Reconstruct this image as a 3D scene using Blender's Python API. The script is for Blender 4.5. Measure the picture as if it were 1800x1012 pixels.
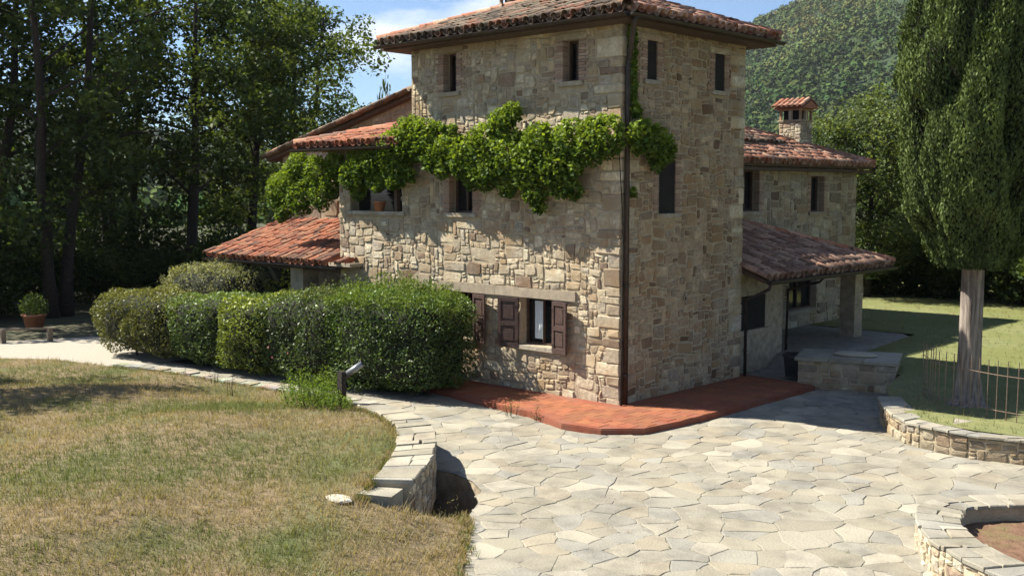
import bpy, bmesh, math, random
import numpy as np
from math import radians as R, sin, cos, pi
from mathutils import Vector, Matrix, noise
from mathutils.geometry import delaunay_2d_cdt

for o in list(bpy.data.objects): bpy.data.objects.remove(o, do_unlink=True)
scene = bpy.context.scene
col = scene.collection

# ------------------------------------------------------------------ camera
cd = bpy.data.cameras.new('camera'); cam = bpy.data.objects.new('camera', cd); col.objects.link(cam)
cd.sensor_width = 36; cd.lens = 38.0; cd.clip_start = .1; cd.clip_end = 6000
cam.location = (13.74, -18.07, 4.66)
cam.rotation_euler = (R(90 - 5.17), 0, R(42.95))
scene.camera = cam

# ------------------------------------------------------------------ light
SUN_EL, SUN_AZ = R(48), R(26)          # azimuth: direction the light travels, from +X toward +Y
L = Vector((cos(SUN_EL) * cos(SUN_AZ), cos(SUN_EL) * sin(SUN_AZ), -sin(SUN_EL)))
sd = bpy.data.lights.new('sun', 'SUN'); sun = bpy.data.objects.new('sun', sd); col.objects.link(sun)
sd.energy = 5.0; sd.angle = R(.53); sd.color = (1, .95, .85)
sun.rotation_euler = L.to_track_quat('-Z', 'Y').to_euler(); sun.location = (-40, -20, 60)

w = bpy.data.worlds.new('World'); scene.world = w; w.use_nodes = True
nt = w.node_tree; N = nt.nodes; N.clear()
out = N.new('ShaderNodeOutputWorld'); bg = N.new('ShaderNodeBackground'); sky = N.new('ShaderNodeTexSky')
sky.sky_type = 'NISHITA'; sky.sun_disc = False; sky.sun_elevation = SUN_EL
sky.sun_rotation = math.atan2(-L.x, -L.y); sky.air_density = 1.0; sky.dust_density = .0; sky.ozone_density = 2.2
bg.inputs['Strength'].default_value = .05
tc = N.new('ShaderNodeTexCoord'); mp = N.new('ShaderNodeMapping')
mp.inputs['Scale'].default_value = (1.6, 1.6, 4.6); mp.inputs['Location'].default_value = (5.16, 2.2, 1.6)
n1 = N.new('ShaderNodeTexNoise'); n1.inputs['Scale'].default_value = 2.1; n1.inputs['Detail'].default_value = 9; n1.inputs['Roughness'].default_value = .56
cr = N.new('ShaderNodeValToRGB'); cr.color_ramp.elements[0].position = .545; cr.color_ramp.elements[1].position = .665
cr.color_ramp.elements[1].color = (.95, .95, .95, 1); cr.color_ramp.elements[0].color = (0, 0, 0, 1)
mx = N.new('ShaderNodeMix'); mx.data_type = 'RGBA'
mx.inputs[7].default_value = (9.0, 9.2, 9.7, 1)
lk = nt.links.new
lk(tc.outputs['Generated'], mp.inputs[0]); lk(mp.outputs[0], n1.inputs['Vector']); lk(n1.outputs['Fac'], cr.inputs[0])
lk(cr.outputs[0], mx.inputs[0]); tn = N.new('ShaderNodeMix'); tn.data_type = 'RGBA'; tn.blend_type = 'MULTIPLY'; tn.inputs[0].default_value = 1; tn.inputs[7].default_value = (.70, .85, 1.06, 1)
lk(sky.outputs[0], tn.inputs[6]); lk(tn.outputs[2], mx.inputs[6]); lk(mx.outputs[2], bg.inputs[0]); lk(bg.outputs[0], out.inputs[0])

vs = scene.view_settings
vs.view_transform = 'Standard'; vs.look = 'None'; vs.gamma = 1; vs.use_curve_mapping = False; vs.exposure = 1.4
scene.cycles.use_denoising = True
scene.cycles.max_bounces = 6; scene.cycles.diffuse_bounces = 3; scene.cycles.transparent_max_bounces = 8

# ------------------------------------------------------------------ helpers
rnd = random.Random(7)
rng = np.random.default_rng(11)

def tag(o, label=None, cat=None, group=None, kind=None):
    if label: o['label'] = label
    if cat: o['category'] = cat
    if group: o['group'] = group
    if kind: o['kind'] = kind
    return o

def empty(name, loc, label=None, cat=None, group=None):
    o = bpy.data.objects.new(name, None); col.objects.link(o); o.location = loc; o.empty_display_size = .2
    return tag(o, label, cat, group)

def link_mesh(name, me, m=None, parent=None):
    o = bpy.data.objects.new(name, me); col.objects.link(o)
    if m and not me.materials: me.materials.append(m)
    if parent:
        o.parent = parent
        p = parent; mat_ = Matrix.Identity(4)
        while p: mat_ = p.matrix_basis @ mat_ if False else Matrix.Translation(p.location) @ mat_; p = p.parent
        o.matrix_parent_inverse = mat_.inverted()
    return o

class MB:
    """collects verts / faces / one colour per vert"""
    def __init__(s): s.v = []; s.f = []; s.c = []
    def add(s, vs_, fs, c=(1, 1, 1)):
        k = len(s.v); s.v += [tuple(p) for p in vs_]; s.f += [tuple(i + k for i in f) for f in fs]; s.c += [c] * len(vs_)
    def box(s, x0, x1, y0, y1, z0, z1, c=(1, 1, 1), M=None, j=0):
        p = [Vector((x, y, z)) for z in (z0, z1) for y in (y0, y1) for x in (x0, x1)]
        if j: p = [q + Vector((rnd.uniform(-j, j), rnd.uniform(-j, j), rnd.uniform(-j, j))) for q in p]
        if M is not None: p = [M @ q for q in p]
        s.add(p, [(0, 2, 3, 1), (4, 5, 7, 6), (0, 1, 5, 4), (2, 6, 7, 3), (1, 3, 7, 5), (0, 4, 6, 2)], c)
    def tube(s, pts, rad, n=8, c=(1, 1, 1), cap=True):
        pts = [Vector(p) for p in pts]; rads = rad if isinstance(rad, (list, tuple)) else [rad] * len(pts)
        vs_ = []; fs = []
        for i, p in enumerate(pts):
            d = (pts[min(i + 1, len(pts) - 1)] - pts[max(i - 1, 0)]).normalized()
            a = d.orthogonal().normalized() if i == 0 else (a - d * a.dot(d)).normalized()
            b = d.cross(a)
            vs_ += [p + (a * cos(2 * pi * k / n) + b * sin(2 * pi * k / n)) * rads[i] for k in range(n)]
        for i in range(len(pts) - 1):
            for k in range(n):
                k2 = (k + 1) % n; fs.append((i * n + k, i * n + k2, (i + 1) * n + k2, (i + 1) * n + k))
        if cap: fs.append(tuple(range(n - 1, -1, -1))); fs.append(tuple(range((len(pts) - 1) * n, len(pts) * n)))
        s.add(vs_, fs, c)
    def mesh(s, name, smooth=False):
        me = bpy.data.meshes.new(name); me.from_pydata(s.v, [], s.f)
        ca = me.color_attributes.new('Col', 'FLOAT_COLOR', 'POINT')
        a = np.ones((len(s.v), 4), np.float32); a[:, :3] = np.array(s.c, np.float32).reshape(-1, 3)
        ca.data.foreach_set('color', a.ravel())
        if smooth: me.polygons.foreach_set('use_smooth', [True] * len(me.polygons))
        me.update(); return me
    def build(s, name, m, parent=None, smooth=False):
        return link_mesh(name, s.mesh(name, smooth), m, parent)

def np_mesh(name, V, Q, C, smooth=False):
    """V (n,3), Q (m,k) same-size faces, C (n,3)"""
    me = bpy.data.meshes.new(name); k = Q.shape[1]
    me.vertices.add(len(V)); me.vertices.foreach_set('co', V.astype(np.float32).ravel())
    me.loops.add(Q.size); me.loops.foreach_set('vertex_index', Q.astype(np.int32).ravel())
    me.polygons.add(len(Q)); me.polygons.foreach_set('loop_start', np.arange(0, Q.size, k, dtype=np.int32))
    me.polygons.foreach_set('loop_total', np.full(len(Q), k, np.int32))
    ca = me.color_attributes.new('Col', 'FLOAT_COLOR', 'POINT')
    a = np.ones((len(V), 4), np.float32); a[:, :3] = C
    ca.data.foreach_set('color', a.ravel())
    if smooth: me.polygons.foreach_set('use_smooth', np.ones(len(Q), bool))
    me.update(calc_edges=True); me.validate(); return me

def mat(name, c1, c2=None, scale=3.0, rough=.85, bump=0., bscale=None, attr=False, detail=6, c3=None, spec=.3, metal=0., scale2=None, lo=.35, hi=.65, stretch=1.):
    m = bpy.data.materials.new(name); m.use_nodes = True; t = m.node_tree; n = t.nodes; l = t.links.new
    b = n['Principled BSDF']; b.inputs['Roughness'].default_value = rough; b.inputs['Specular IOR Level'].default_value = spec; b.inputs['Metallic'].default_value = metal
    g = n.new('ShaderNodeNewGeometry')
    no = n.new('ShaderNodeTexNoise'); no.inputs['Scale'].default_value = scale; no.inputs['Detail'].default_value = detail; no.inputs['Roughness'].default_value = .62
    gp = g.outputs['Position']
    if stretch != 1:
        mpp = n.new('ShaderNodeMapping'); mpp.inputs['Scale'].default_value = (1, 1, stretch); l(gp, mpp.inputs[0]); gp = mpp.outputs[0]
    l(gp, no.inputs['Vector'])
    r = n.new('ShaderNodeValToRGB'); r.color_ramp.elements[0].position = lo; r.color_ramp.elements[1].position = hi
    r.color_ramp.elements[0].color = (*c1, 1); r.color_ramp.elements[1].color = (*(c2 or c1), 1)
    l(no.outputs['Fac'], r.inputs[0]); outc = r.outputs[0]
    if c3:
        n2 = n.new('ShaderNodeTexNoise'); n2.inputs['Scale'].default_value = scale2 or scale * .2; n2.inputs['Detail'].default_value = 5
        l(g.outputs['Position'], n2.inputs['Vector'])
        r2 = n.new('ShaderNodeValToRGB'); r2.color_ramp.elements[0].position = .45; r2.color_ramp.elements[1].position = .62
        l(n2.outputs['Fac'], r2.inputs[0])
        x = n.new('ShaderNodeMix'); x.data_type = 'RGBA'; l(r2.outputs[0], x.inputs[0]); l(outc, x.inputs[6]); x.inputs[7].default_value = (*c3, 1); outc = x.outputs[2]
    if attr:
        a = n.new('ShaderNodeAttribute'); a.attribute_name = 'Col'
        x = n.new('ShaderNodeMix'); x.data_type = 'RGBA'; x.blend_type = 'MULTIPLY'; x.inputs[0].default_value = 1
        l(a.outputs['Color'], x.inputs[6]); l(outc, x.inputs[7]); outc = x.outputs[2]
    l(outc, b.inputs['Base Color'])
    if bump:
        nb = n.new('ShaderNodeTexNoise'); nb.inputs['Scale'].default_value = bscale or scale * 4; nb.inputs['Detail'].default_value = 8; nb.inputs['Roughness'].default_value = .65
        l(gp, nb.inputs['Vector'])
        bp = n.new('ShaderNodeBump'); bp.inputs['Strength'].default_value = bump; bp.inputs['Distance'].default_value = .03
        l(nb.outputs['Fac'], bp.inputs['Height']); l(bp.outputs[0], b.inputs['Normal'])
    return m

def leafmat(name, trans=.35, gloss=.05, rough=.4):
    m = bpy.data.materials.new(name); m.use_nodes = True; t = m.node_tree; n = t.nodes; l = t.links.new; n.clear()
    o = n.new('ShaderNodeOutputMaterial'); a = n.new('ShaderNodeAttribute'); a.attribute_name = 'Col'
    d = n.new('ShaderNodeBsdfDiffuse'); tr = n.new('ShaderNodeBsdfTranslucent'); g = n.new('ShaderNodeBsdfGlossy'); g.inputs['Roughness'].default_value = rough
    x = n.new('ShaderNodeMix'); x.data_type = 'RGBA'; x.blend_type = 'MULTIPLY'; x.inputs[0].default_value = 1; x.inputs[7].default_value = (1.25, 1.2, .45, 1)
    l(a.outputs['Color'], d.inputs[0]); l(a.outputs['Color'], x.inputs[6]); l(x.outputs[2], tr.inputs[0])
    m1 = n.new('ShaderNodeMixShader'); m1.inputs[0].default_value = trans; l(d.outputs[0], m1.inputs[1]); l(tr.outputs[0], m1.inputs[2])
    m2 = n.new('ShaderNodeMixShader'); m2.inputs[0].default_value = gloss; l(m1.outputs[0], m2.inputs[1]); l(g.outputs[0], m2.inputs[2]); l(m2.outputs[0], o.inputs[0])
    return m

ST = lambda a: (a, a, a)
M = dict(
    stone=mat('stone', (.55, .52, .48), (1.15, 1.12, 1.05), 11, .92, .8, 38, attr=True, lo=.3, hi=.7, c3=(.70, .60, .48), scale2=1.3),
    mortar=mat('mortar', (.33, .265, .175), (.45, .37, .25), 6, .95, .8, 40),
    rubble=mat('rubble', (.22, .175, .12), (.40, .33, .23), 5, .95, 1.0, 9),
    tile=mat('tile', (.65, .6, .55), (1.1, 1.05, 1.0), 14, .85, .35, 60, attr=True),
    wood=mat('wood', (.055, .034, .024), (.10, .062, .045), 12, .6, .3, 60),
    shutter=mat('shutter', (.048, .030, .025), (.088, .054, .044), 16, .5, .3, 70),
    beam=mat('beam', (.26, .21, .15), (.38, .31, .22), 9, .8, .4, 40),
    metal=mat('gutter_metal', (.035, .026, .022), (.06, .045, .038), 6, .45, .1, 30, metal=.3),
    glass=mat('glass', (.008, .009, .010), (.014, .015, .016), 2, .08, spec=.5),
    dark=mat('dark_room', (.012, .010, .009), (.02, .017, .015), 2, .9),
    brick=mat('brick', (.8, .8, .8), (1.15, 1.1, 1.05), 20, .9, .3, 70, attr=True),
    patio=mat('terracotta', (.185, .055, .028), (.25, .076, .041), 5, .85, .3, 30, c3=(.21, .085, .052), scale2=2.),
    flag=mat('flagstone', (.78, .765, .735), (1.15, 1.14, 1.11), 2.6, .85, .5, 24, attr=True, c3=(1.22, 1.2, 1.14), scale2=.8),
    joint=mat('joint', (.175, .16, .125), (.27, .25, .205), 5, .95, .5, 40),
    gravel=mat('gravel', (.29, .26, .205), (.40, .36, .29), 30, .95, .6, 80),
    soil=mat('soil', (.115, .062, .036), (.20, .115, .070), 8, .95, .9, 30, c3=(.16, .13, .055), scale2=1.5),
    ground=mat('ground', (.05, .05, .024), (.10, .09, .05), 1.2, .95, .5, 20, c3=(.035, .045, .018), scale2=.25),
    lawn=mat('lawn', (.12, .095, .05), (.22, .16, .09), 7, .95, .9, 30, c3=(.09, .10, .035), scale2=.5),
    terrace=mat('terrace_lawn', (.125, .14, .05), (.18, .18, .07), 2.2, .95, .5, 40, c3=(.13, .14, .04), scale2=.3),
    bark=mat('bark', (.022, .017, .013), (.05, .040, .030), 14, .95, .8, 30),
    cypbark=mat('cypress_bark', (.10, .08, .065), (.30, .25, .205), 16, .95, 1., 30, stretch=.1),
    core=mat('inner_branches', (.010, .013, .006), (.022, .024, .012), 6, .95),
    leaf=leafmat('leaf', .38, .012, .5), gleaf=leafmat('glossy_leaf', .25, .03, .45), needle=leafmat('needle', .12, .01, .6),
    grass=leafmat('grass_blade', .3, .0), forest=leafmat('forest_leaf', 0, .0),
    hill=mat('hill', (.018, .034, .012), (.03, .05, .018), .02, .95),
    iron=mat('iron', (.16, .10, .07), (.26, .2, .15), 30, .6, metal=.4),
    pot=mat('terracotta_pot', (.30, .12, .07), (.40, .17, .10), 8, .85),
    lampmetal=mat('lamp_metal', (.20, .205, .21), (.28, .285, .29), 8, .5, metal=.5),
    oldwood=mat('old_wood', (.12, .095, .07), (.20, .165, .125), 14, .85, .4, 40),
    bin=mat('bin', (.012, .013, .016), (.02, .022, .026), 4, .5),
    cloth=mat('cloth', (.5, .55, .55), (.62, .66, .66), 8, .9),
    litter=mat('dry_leaf', (.55, .5, .42), (.7, .66, .58), 10, .8),
)

def cdt_sheet(name, poly, m, zf, spacing, hole=None, parent=None, jit=.25, col_f=None):
    """polygon with interior points, height from zf(x,y)"""
    pts = [Vector(p) for p in poly]; edges = [(i, (i + 1) % len(poly)) for i in range(len(poly))]
    if hole:
        k = len(pts); pts += [Vector(p) for p in hole]; edges += [(k + i, k + (i + 1) % len(hole)) for i in range(len(hole))]
    xs = [p[0] for p in poly]; ys = [p[1] for p in poly]
    x = min(xs)
    while x < max(xs):
        y = min(ys)
        while y < max(ys):
            q = (x + rnd.uniform(-jit, jit) * spacing, y + rnd.uniform(-jit, jit) * spacing)
            if inside(q, poly) and not (hole and inside(q, hole)): pts.append(Vector(q))
            y += spacing
        x += spacing
    v, e, f, *_ = delaunay_2d_cdt(pts, edges, [], 0, 1e-5)
    V = [(p.x, p.y, zf(p.x, p.y)) for p in v]; F = []
    for t in f:
        c = (sum(v[i].x for i in t) / len(t), sum(v[i].y for i in t) / len(t))
        if inside(c, poly) and not (hole and inside(c, hole)):
            a = (v[t[1]] - v[t[0]]).cross(v[t[2]] - v[t[0]]); F.append(tuple(t) if a > 0 else tuple(reversed(t)))
    b = MB(); b.add(V, F); return b.build(name, m, parent, True)

def inside(p, poly):
    x, y = p; r = False; n = len(poly); j = n - 1
    for i in range(n):
        xi, yi = poly[i][:2]; xj, yj = poly[j][:2]
        if (yi > y) != (yj > y) and x < (xj - xi) * (y - yi) / (yj - yi) + xi: r = not r
        j = i
    return r

def nz(x, y, z=0.): return noise.noise(Vector((x, y, z)))

# leaves: rhombic faces at given centres
def leaf_mesh(name, C, size, colA, colB, up=.4, tone=None, aspect=.55, drop=0., seed=0, bright=1.):
    g = np.random.default_rng(seed + 5); n = len(C)
    nn = g.normal(size=(n, 3)); nn[:, 2] += up * 2; nn /= np.linalg.norm(nn, axis=1)[:, None]
    t = g.normal(size=(n, 3)); t[:, 2] -= drop; t -= nn * (t * nn).sum(1)[:, None]; t /= np.linalg.norm(t, axis=1)[:, None]
    b = np.cross(nn, t); s = size * g.uniform(.6, 1.35, (n, 1)) * .5
    V = np.stack([C - t * s, C + b * s * aspect + nn * s * .12, C + t * s, C - b * s * aspect + nn * s * .12], 1).reshape(-1, 3)
    Q = np.arange(4 * n).reshape(n, 4)
    k = g.uniform(0, 1, (n, 1)) if tone is None else np.clip(tone[:, None] + g.normal(0, .2, (n, 1)), 0, 1)
    colr = np.array(colA) * (1 - k) + np.array(colB) * k * bright
    colr = colr * g.uniform(.75, 1.25, (n, 1))
    return np_mesh(name, V, Q, np.repeat(colr, 4, 0))

def leaves(name, C, size, A, B, m, parent, **k): return link_mesh(name, leaf_mesh(name, np.asarray(C, float), size, A, B, **k), m, parent)

# ------------------------------------------------------------------ far terrain
CX, CY = 13.74, -18.07; YAW = R(42.95)
def az_dir(a):  # a: azimuth right of the view axis
    h = YAW - a; return Vector((-sin(h), cos(h), 0))
def smooth(a, b, x): t = min(1, max(0, (x - a) / (b - a))); return t * t * (3 - 2 * t)
def hill_h(a, r):
    d = math.degrees(a)
    A = 66 + 14 * sin(d * .23 + 1)
    right = 176 + 11.5 * (d - 13) if d > -5 else 8
    if d > 22: right = 176 + 11.5 * 9 + 3.0 * (d - 22)
    k = smooth(-1, 12, d); A = A * (1 - k) + max(right, 20) * k
    x, y = r * sin(a), r * cos(a)
    n = 26 * nz(x * .004, y * .004, 3) + 10 * nz(x * .012, y * .012, 9)
    return -2.5 + (A + n * (.5 + .5 * k)) * smooth(260, 1300, r) - (.02 * max(0, r - 1300))
MBh = MB(); az = [R(-50 + i * 1.0) for i in range(101)]; rr = [60, 90, 120, 150, 190, 240, 300, 360, 430, 500, 580, 660, 740, 820, 900, 980, 1060, 1140, 1220, 1300, 1380, 1500, 1700]
V = [];F = []
for a in az:
    d = az_dir(a)
    for r_ in rr: V.append((CX + d.x * r_, CY + d.y * r_, hill_h(a, r_)))
nr = len(rr)
for i in range(len(az) - 1):
    for j in range(nr - 1): F.append((i * nr + j, (i + 1) * nr + j, (i + 1) * nr + j + 1, i * nr + j + 1))
MBh.add(V, F); tag(MBh.build('hill', M['hill'], None, True), kind='structure')

def ico(sub):
    bm = bmesh.new(); bmesh.ops.create_icosphere(bm, subdivisions=sub, radius=1)
    V_ = np.array([v.co[:] for v in bm.verts]); F_ = np.array([[v.index for v in f.verts] for f in bm.faces]); bm.free(); return V_, F_
icoV, icoF = ico(2)
def forest():
    g = np.random.default_rng(3); P = []; S = []
    for lo, hi, n in ((7, 26, 11000), (-32, 7, 4200)):
        for _ in range(n):
            a = R(g.uniform(lo, hi)); r_ = math.sqrt(g.uniform(230 ** 2, 1330 ** 2)) if lo > 0 else g.uniform(140, 1330); d = az_dir(a)
            P.append((CX + d.x * r_, CY + d.y * r_, hill_h(a, r_))); S.append(1.8 + 2.7 * g.uniform() ** 1.5)
    P = np.array(P); S = np.array(S); n = len(P); q = 28; k = q * 4
    u = g.normal(size=(n, q, 3)); u[..., 2] = np.abs(u[..., 2]) * 1.1 - .25; u /= np.linalg.norm(u, axis=2)[..., None]      # leaf masses over each crown's dome
    c = P[:, None] + u * (S[:, None] * g.uniform(.6, 1.05, (n, q)))[..., None] * np.array([1, 1, 1.2]) + np.array([0, 0, 1.]) * (S * .8)[:, None, None]
    nn = u + g.normal(0, .3, (n, q, 3)); nn /= np.linalg.norm(nn, axis=2)[..., None]; t = np.cross(nn, g.normal(size=(n, q, 3))); t /= np.linalg.norm(t, axis=2)[..., None]; bt = np.cross(nn, t); sz = (S[:, None] * g.uniform(.16, .40, (n, q)))[..., None]
    V = np.stack([c - t * sz, c + bt * sz * .8, c + t * sz, c - bt * sz * .8], 2); F = np.arange(n * k).reshape(-1, 4)
    base = np.array([(.055, .090, .030)]) * g.uniform(.72, 1.28, (n, 1)); base[:, 0] *= g.uniform(.85, 1.35, n)
    pt = np.array([nz(p[0] * .006, p[1] * .006, 2) + .6 * nz(p[0] * .02, p[1] * .02, 5) for p in P]); base *= (1 + .45 * pt)[:, None]; base[:, 0] *= 1 + .5 * np.clip(pt, 0, 1)
    C = np.repeat(base, k, 0) * np.repeat(g.uniform(.85, 1.15, (n * q, 1)), 4, 0)
    o = link_mesh('forest', np_mesh('forest', V.reshape(-1, 3), F, C), M['forest'])
    tag(o, 'dense green woodland covering the far hillsides', 'forest', kind='stuff')
forest()

# ------------------------------------------------------------------ ground, drive, lawns
PIT = [(.62, -5.95), (1.12, -5.9), (1.65, -6.03), (2.16, -6.33), (2.61, -6.87), (2.95, -7.4), (2.85, -7.72), (2.44, -7.9), (2.30, -7.92), (1.93, -7.36), (1.53, -6.83)]
big = [(-900, -900), (900, -900), (900, 900), (-900, 900)]
tag(cdt_sheet('ground', big, M['ground'], lambda x, y: -.03, 60, PIT), kind='structure')
b = MB()
for i in range(len(PIT)):
    (x0, y0), (x1, y1) = PIT[i], PIT[(i + 1) % len(PIT)]
    b.add([(x0, y0, -.9), (x1, y1, -.9), (x1, y1, -.012), (x0, y0, -.012)], [(0, 1, 2, 3)])
b.add([(x, y, -.9) for x, y in PIT], [tuple(range(len(PIT)))])
tag(b.build('drain_pit', M['rubble']), kind='structure')

WL = [(-5.05, -3.72), (-3.9, -4.42), (-2.55, -5.06), (-1.6, -5.32), (-.61, -5.75), (.33, -6.4), (1.27, -7.37), (1.95, -8.33)]      # lawn side of the curved wall
WD = [(-4.9, -3.45), (-3.7, -4.12), (-2.53, -4.66), (-1.49, -4.85), (-.42, -5.25), (.58, -5.87), (1.57, -6.85), (2.40, -8.02)]       # drive side
WZ = [.12, .36, .55, .58, .60, .60, .58, .55]
DRIVE = [(16, -19), (10, -15.5), (6.6, -11.4), (4.58, -9.19), (3.83, -8.39), (3.36, -7.84), (2.95, -7.4), (2.61, -6.87), (2.16, -6.33), (1.65, -6.03), (1.12, -5.9), (.62, -5.95)] + \
        [(x, y + .0) for x, y in reversed(WD[:5])] + [(-6.9, -3.6), (-8.8, -3.78), (-11, -4.0), (-13.1, -4.45), (-13.3, -3.1), (-9, -2.2), (-4.5, -1.2), (0, -1.2), (1.5, 0), (1.5, 5.2), (3.4, 5.9),
         (4.45, 3.1), (5.0, 2.1), (5.72, 1.3), (6.33, 1.05), (6.94, 1.0), (7.85, 1.1), (11, 2), (17, 4), (22, -6)]
tag(cdt_sheet('driveway', DRIVE, M['joint'], lambda x, y: .0, 1.5), kind='structure')
drive = bpy.data.objects['driveway']
GR = [(-13.1, -4.47), (-15.5, -5.1), (-16.9, -6.1), (-30, -15), (-34, -10), (-20.4, -4.6), (-19.7, -3.1), (-19.4, -2.1), (-16.0, -1.6), (-13.0, -1.4)]
tag(cdt_sheet('gravel_path', GR, M['gravel'], lambda x, y: .004 + .01 * nz(x, y), .6), kind='structure')

LAWN = [(6.68, -11.43), (4.66, -9.2), (3.91, -8.40), (3.44, -7.85), (2.97, -7.45), (2.83, -7.74), (2.44, -7.94), (2.44, -8.05), (2.62, -8.62), (2.05, -8.72)] + \
       list(reversed([(x + .05, y - .03) for x, y in WL])) + [(-6.96, -3.78), (-8.8, -3.96), (-11.06, -4.18), (-13.13, -4.64), (-15.47, -5.12), (-16.9, -6.15), (-30.1, -15.1), (-34, -34), (2, -34), (10, -19.5), (9.9, -15.6)]
CP = [(6.66, -11.43, .03), (4.65, -9.2, .03), (3.9, -8.4, .03), (3.43, -7.85, .03), (2.85, -7.6, .025), (2.5, -7.95, .06), (2.6, -8.6, .3), (2.0, -8.75, .42)] + \
     [(x, y, z - .05) for (x, y), z in zip(WL, WZ)] + [(-7, -3.75, .07), (-9, -3.95, .05), (-13.1, -4.6, .04), (-16.9, -6.1, .03), (-24, -12, .15), (-8, -8, .38), (-3, -8, .62), (0, -12, .58), (3, -11, .25), (6, -14, .3), (-12, -16, .6), (8, -19, .5)]
CPa = np.array(CP)
def lawn_z(x, y):
    d2 = (CPa[:, 0] - x) ** 2 + (CPa[:, 1] - y) ** 2 + 1e-4; wg = d2 ** -1.6
    return float((wg * CPa[:, 2]).sum() / wg.sum()) + .015 * nz(x * 2, y * 2)
tag(cdt_sheet('lawn', LAWN, M['lawn'], lawn_z, .3), kind='structure')
TERR = [(4.55, 3.1), (5.2, 2.1), (5.8, 1.5), (6.4, 1.25), (6.94, 1.15), (7.85, 1.25), (11, 2.15), (30, 8), (60, 40), (20, 70), (-30, 60), (-14, 16.4), (-2.6, 16.4), (-2.45, 13.02), (.98, 13.02), (1.0, 12.5), (1.66, 6.65), (3.55, 5.95), (4.0, 4.2)]
def terr_z(x, y): return .45 + .03 * nz(x * .3, y * .3)
tag(cdt_sheet('lawn_terrace', TERR, M['terrace'], terr_z, .9), kind='structure')

tag(cdt_sheet('porch_floor', [(-2.5, 5.25), (-.1, 5.25), (1.2, 5.3), (1.6, 6.6), (.95, 12.6), (.6, 13.0), (-2.5, 13.0)], M['joint'], lambda x, y: .05 + .385 * smooth(6.7, 7.6, y), .5), kind='structure')
# patio of terracotta around the tower corner
PT = [(-9.2, .02), (-9.2, -1.15), (-3.8, -1.40), (-2.3, -1.62), (-.85, -1.82), (.28, -2.2), (1.15, -2.06), (1.74, -1.45), (1.88, -.4), (1.92, 1.7), (1.94, 5.0), (-.3, 5.3)]
def slab(name, poly, z0, z1, m, parent=None, bev=.02):
    bm = bmesh.new(); f = bm.faces.new([bm.verts.new((x, y, z0)) for x, y in poly]); bm.normal_update()
    if f.normal.z < 0: f.normal_flip()
    r = bmesh.ops.extrude_face_region(bm, geom=[f]); bmesh.ops.translate(bm, vec=(0, 0, z1 - z0), verts=[v for v in r['geom'] if isinstance(v, bmesh.types.BMVert)])
    if bev:
        es = [e for e in bm.edges if all(abs(v.co.z - z1) < 1e-5 for v in e.verts)]
        bmesh.ops.bevel(bm, geom=es, offset=bev, segments=2, affect='EDGES')
    bmesh.ops.recalc_face_normals(bm, faces=bm.faces)
    me = bpy.data.meshes.new(name); bm.to_mesh(me); bm.free(); return link_mesh(name, me, m, parent)
tag(slab('patio', PT, -.01, .125, M['patio']), kind='structure')

pat = bpy.data.objects['patio']; M['ptile'] = mat('terracotta_tile', (.78, .75, .72), (1.12, 1.1, 1.1), 7, .85, .4, 40, attr=True, c3=(.86, .95, 1.0), scale2=2.2)
tsz = .33; iy = 0; y = -2.3
while y < 5.1:
    x = -5.4 + (tsz / 2 if iy % 2 else 0)
    while x < 2.0:
        q = [(x, y), (x + tsz, y), (x + tsz, y + tsz), (x, y + tsz)]
        if all(inside(p, PT) for p in q) and not (x < -.0 and y + tsz > .0):
            bb = MB(); h = tsz / 2 - .004; kk = rnd.uniform(.86, 1.14); c = (.26 * kk, .09 * kk * rnd.uniform(.92, 1.1), .042 * kk); zz = .133 + rnd.uniform(-.002, .002)
            bb.add([(-h, -h, .12), (h, -h, .12), (h, h, .12), (-h, h, .12), (-h, -h, zz - .004), (h, -h, zz - .004), (h, h, zz - .004), (-h, h, zz - .004)] + [(a * (h - .008), d * (h - .008), zz) for a, d in ((-1, -1), (1, -1), (1, 1), (-1, 1))],
                   [(0, 1, 5, 4), (1, 2, 6, 5), (2, 3, 7, 6), (3, 0, 4, 7), (4, 5, 9, 8), (5, 6, 10, 9), (6, 7, 11, 10), (7, 4, 8, 11), (8, 9, 10, 11)], c)
            o = bb.build('floor_tile', M['ptile'], pat); o.location = (x + tsz / 2, y + tsz / 2, 0)
        x += tsz
    y += tsz; iy += 1
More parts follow.
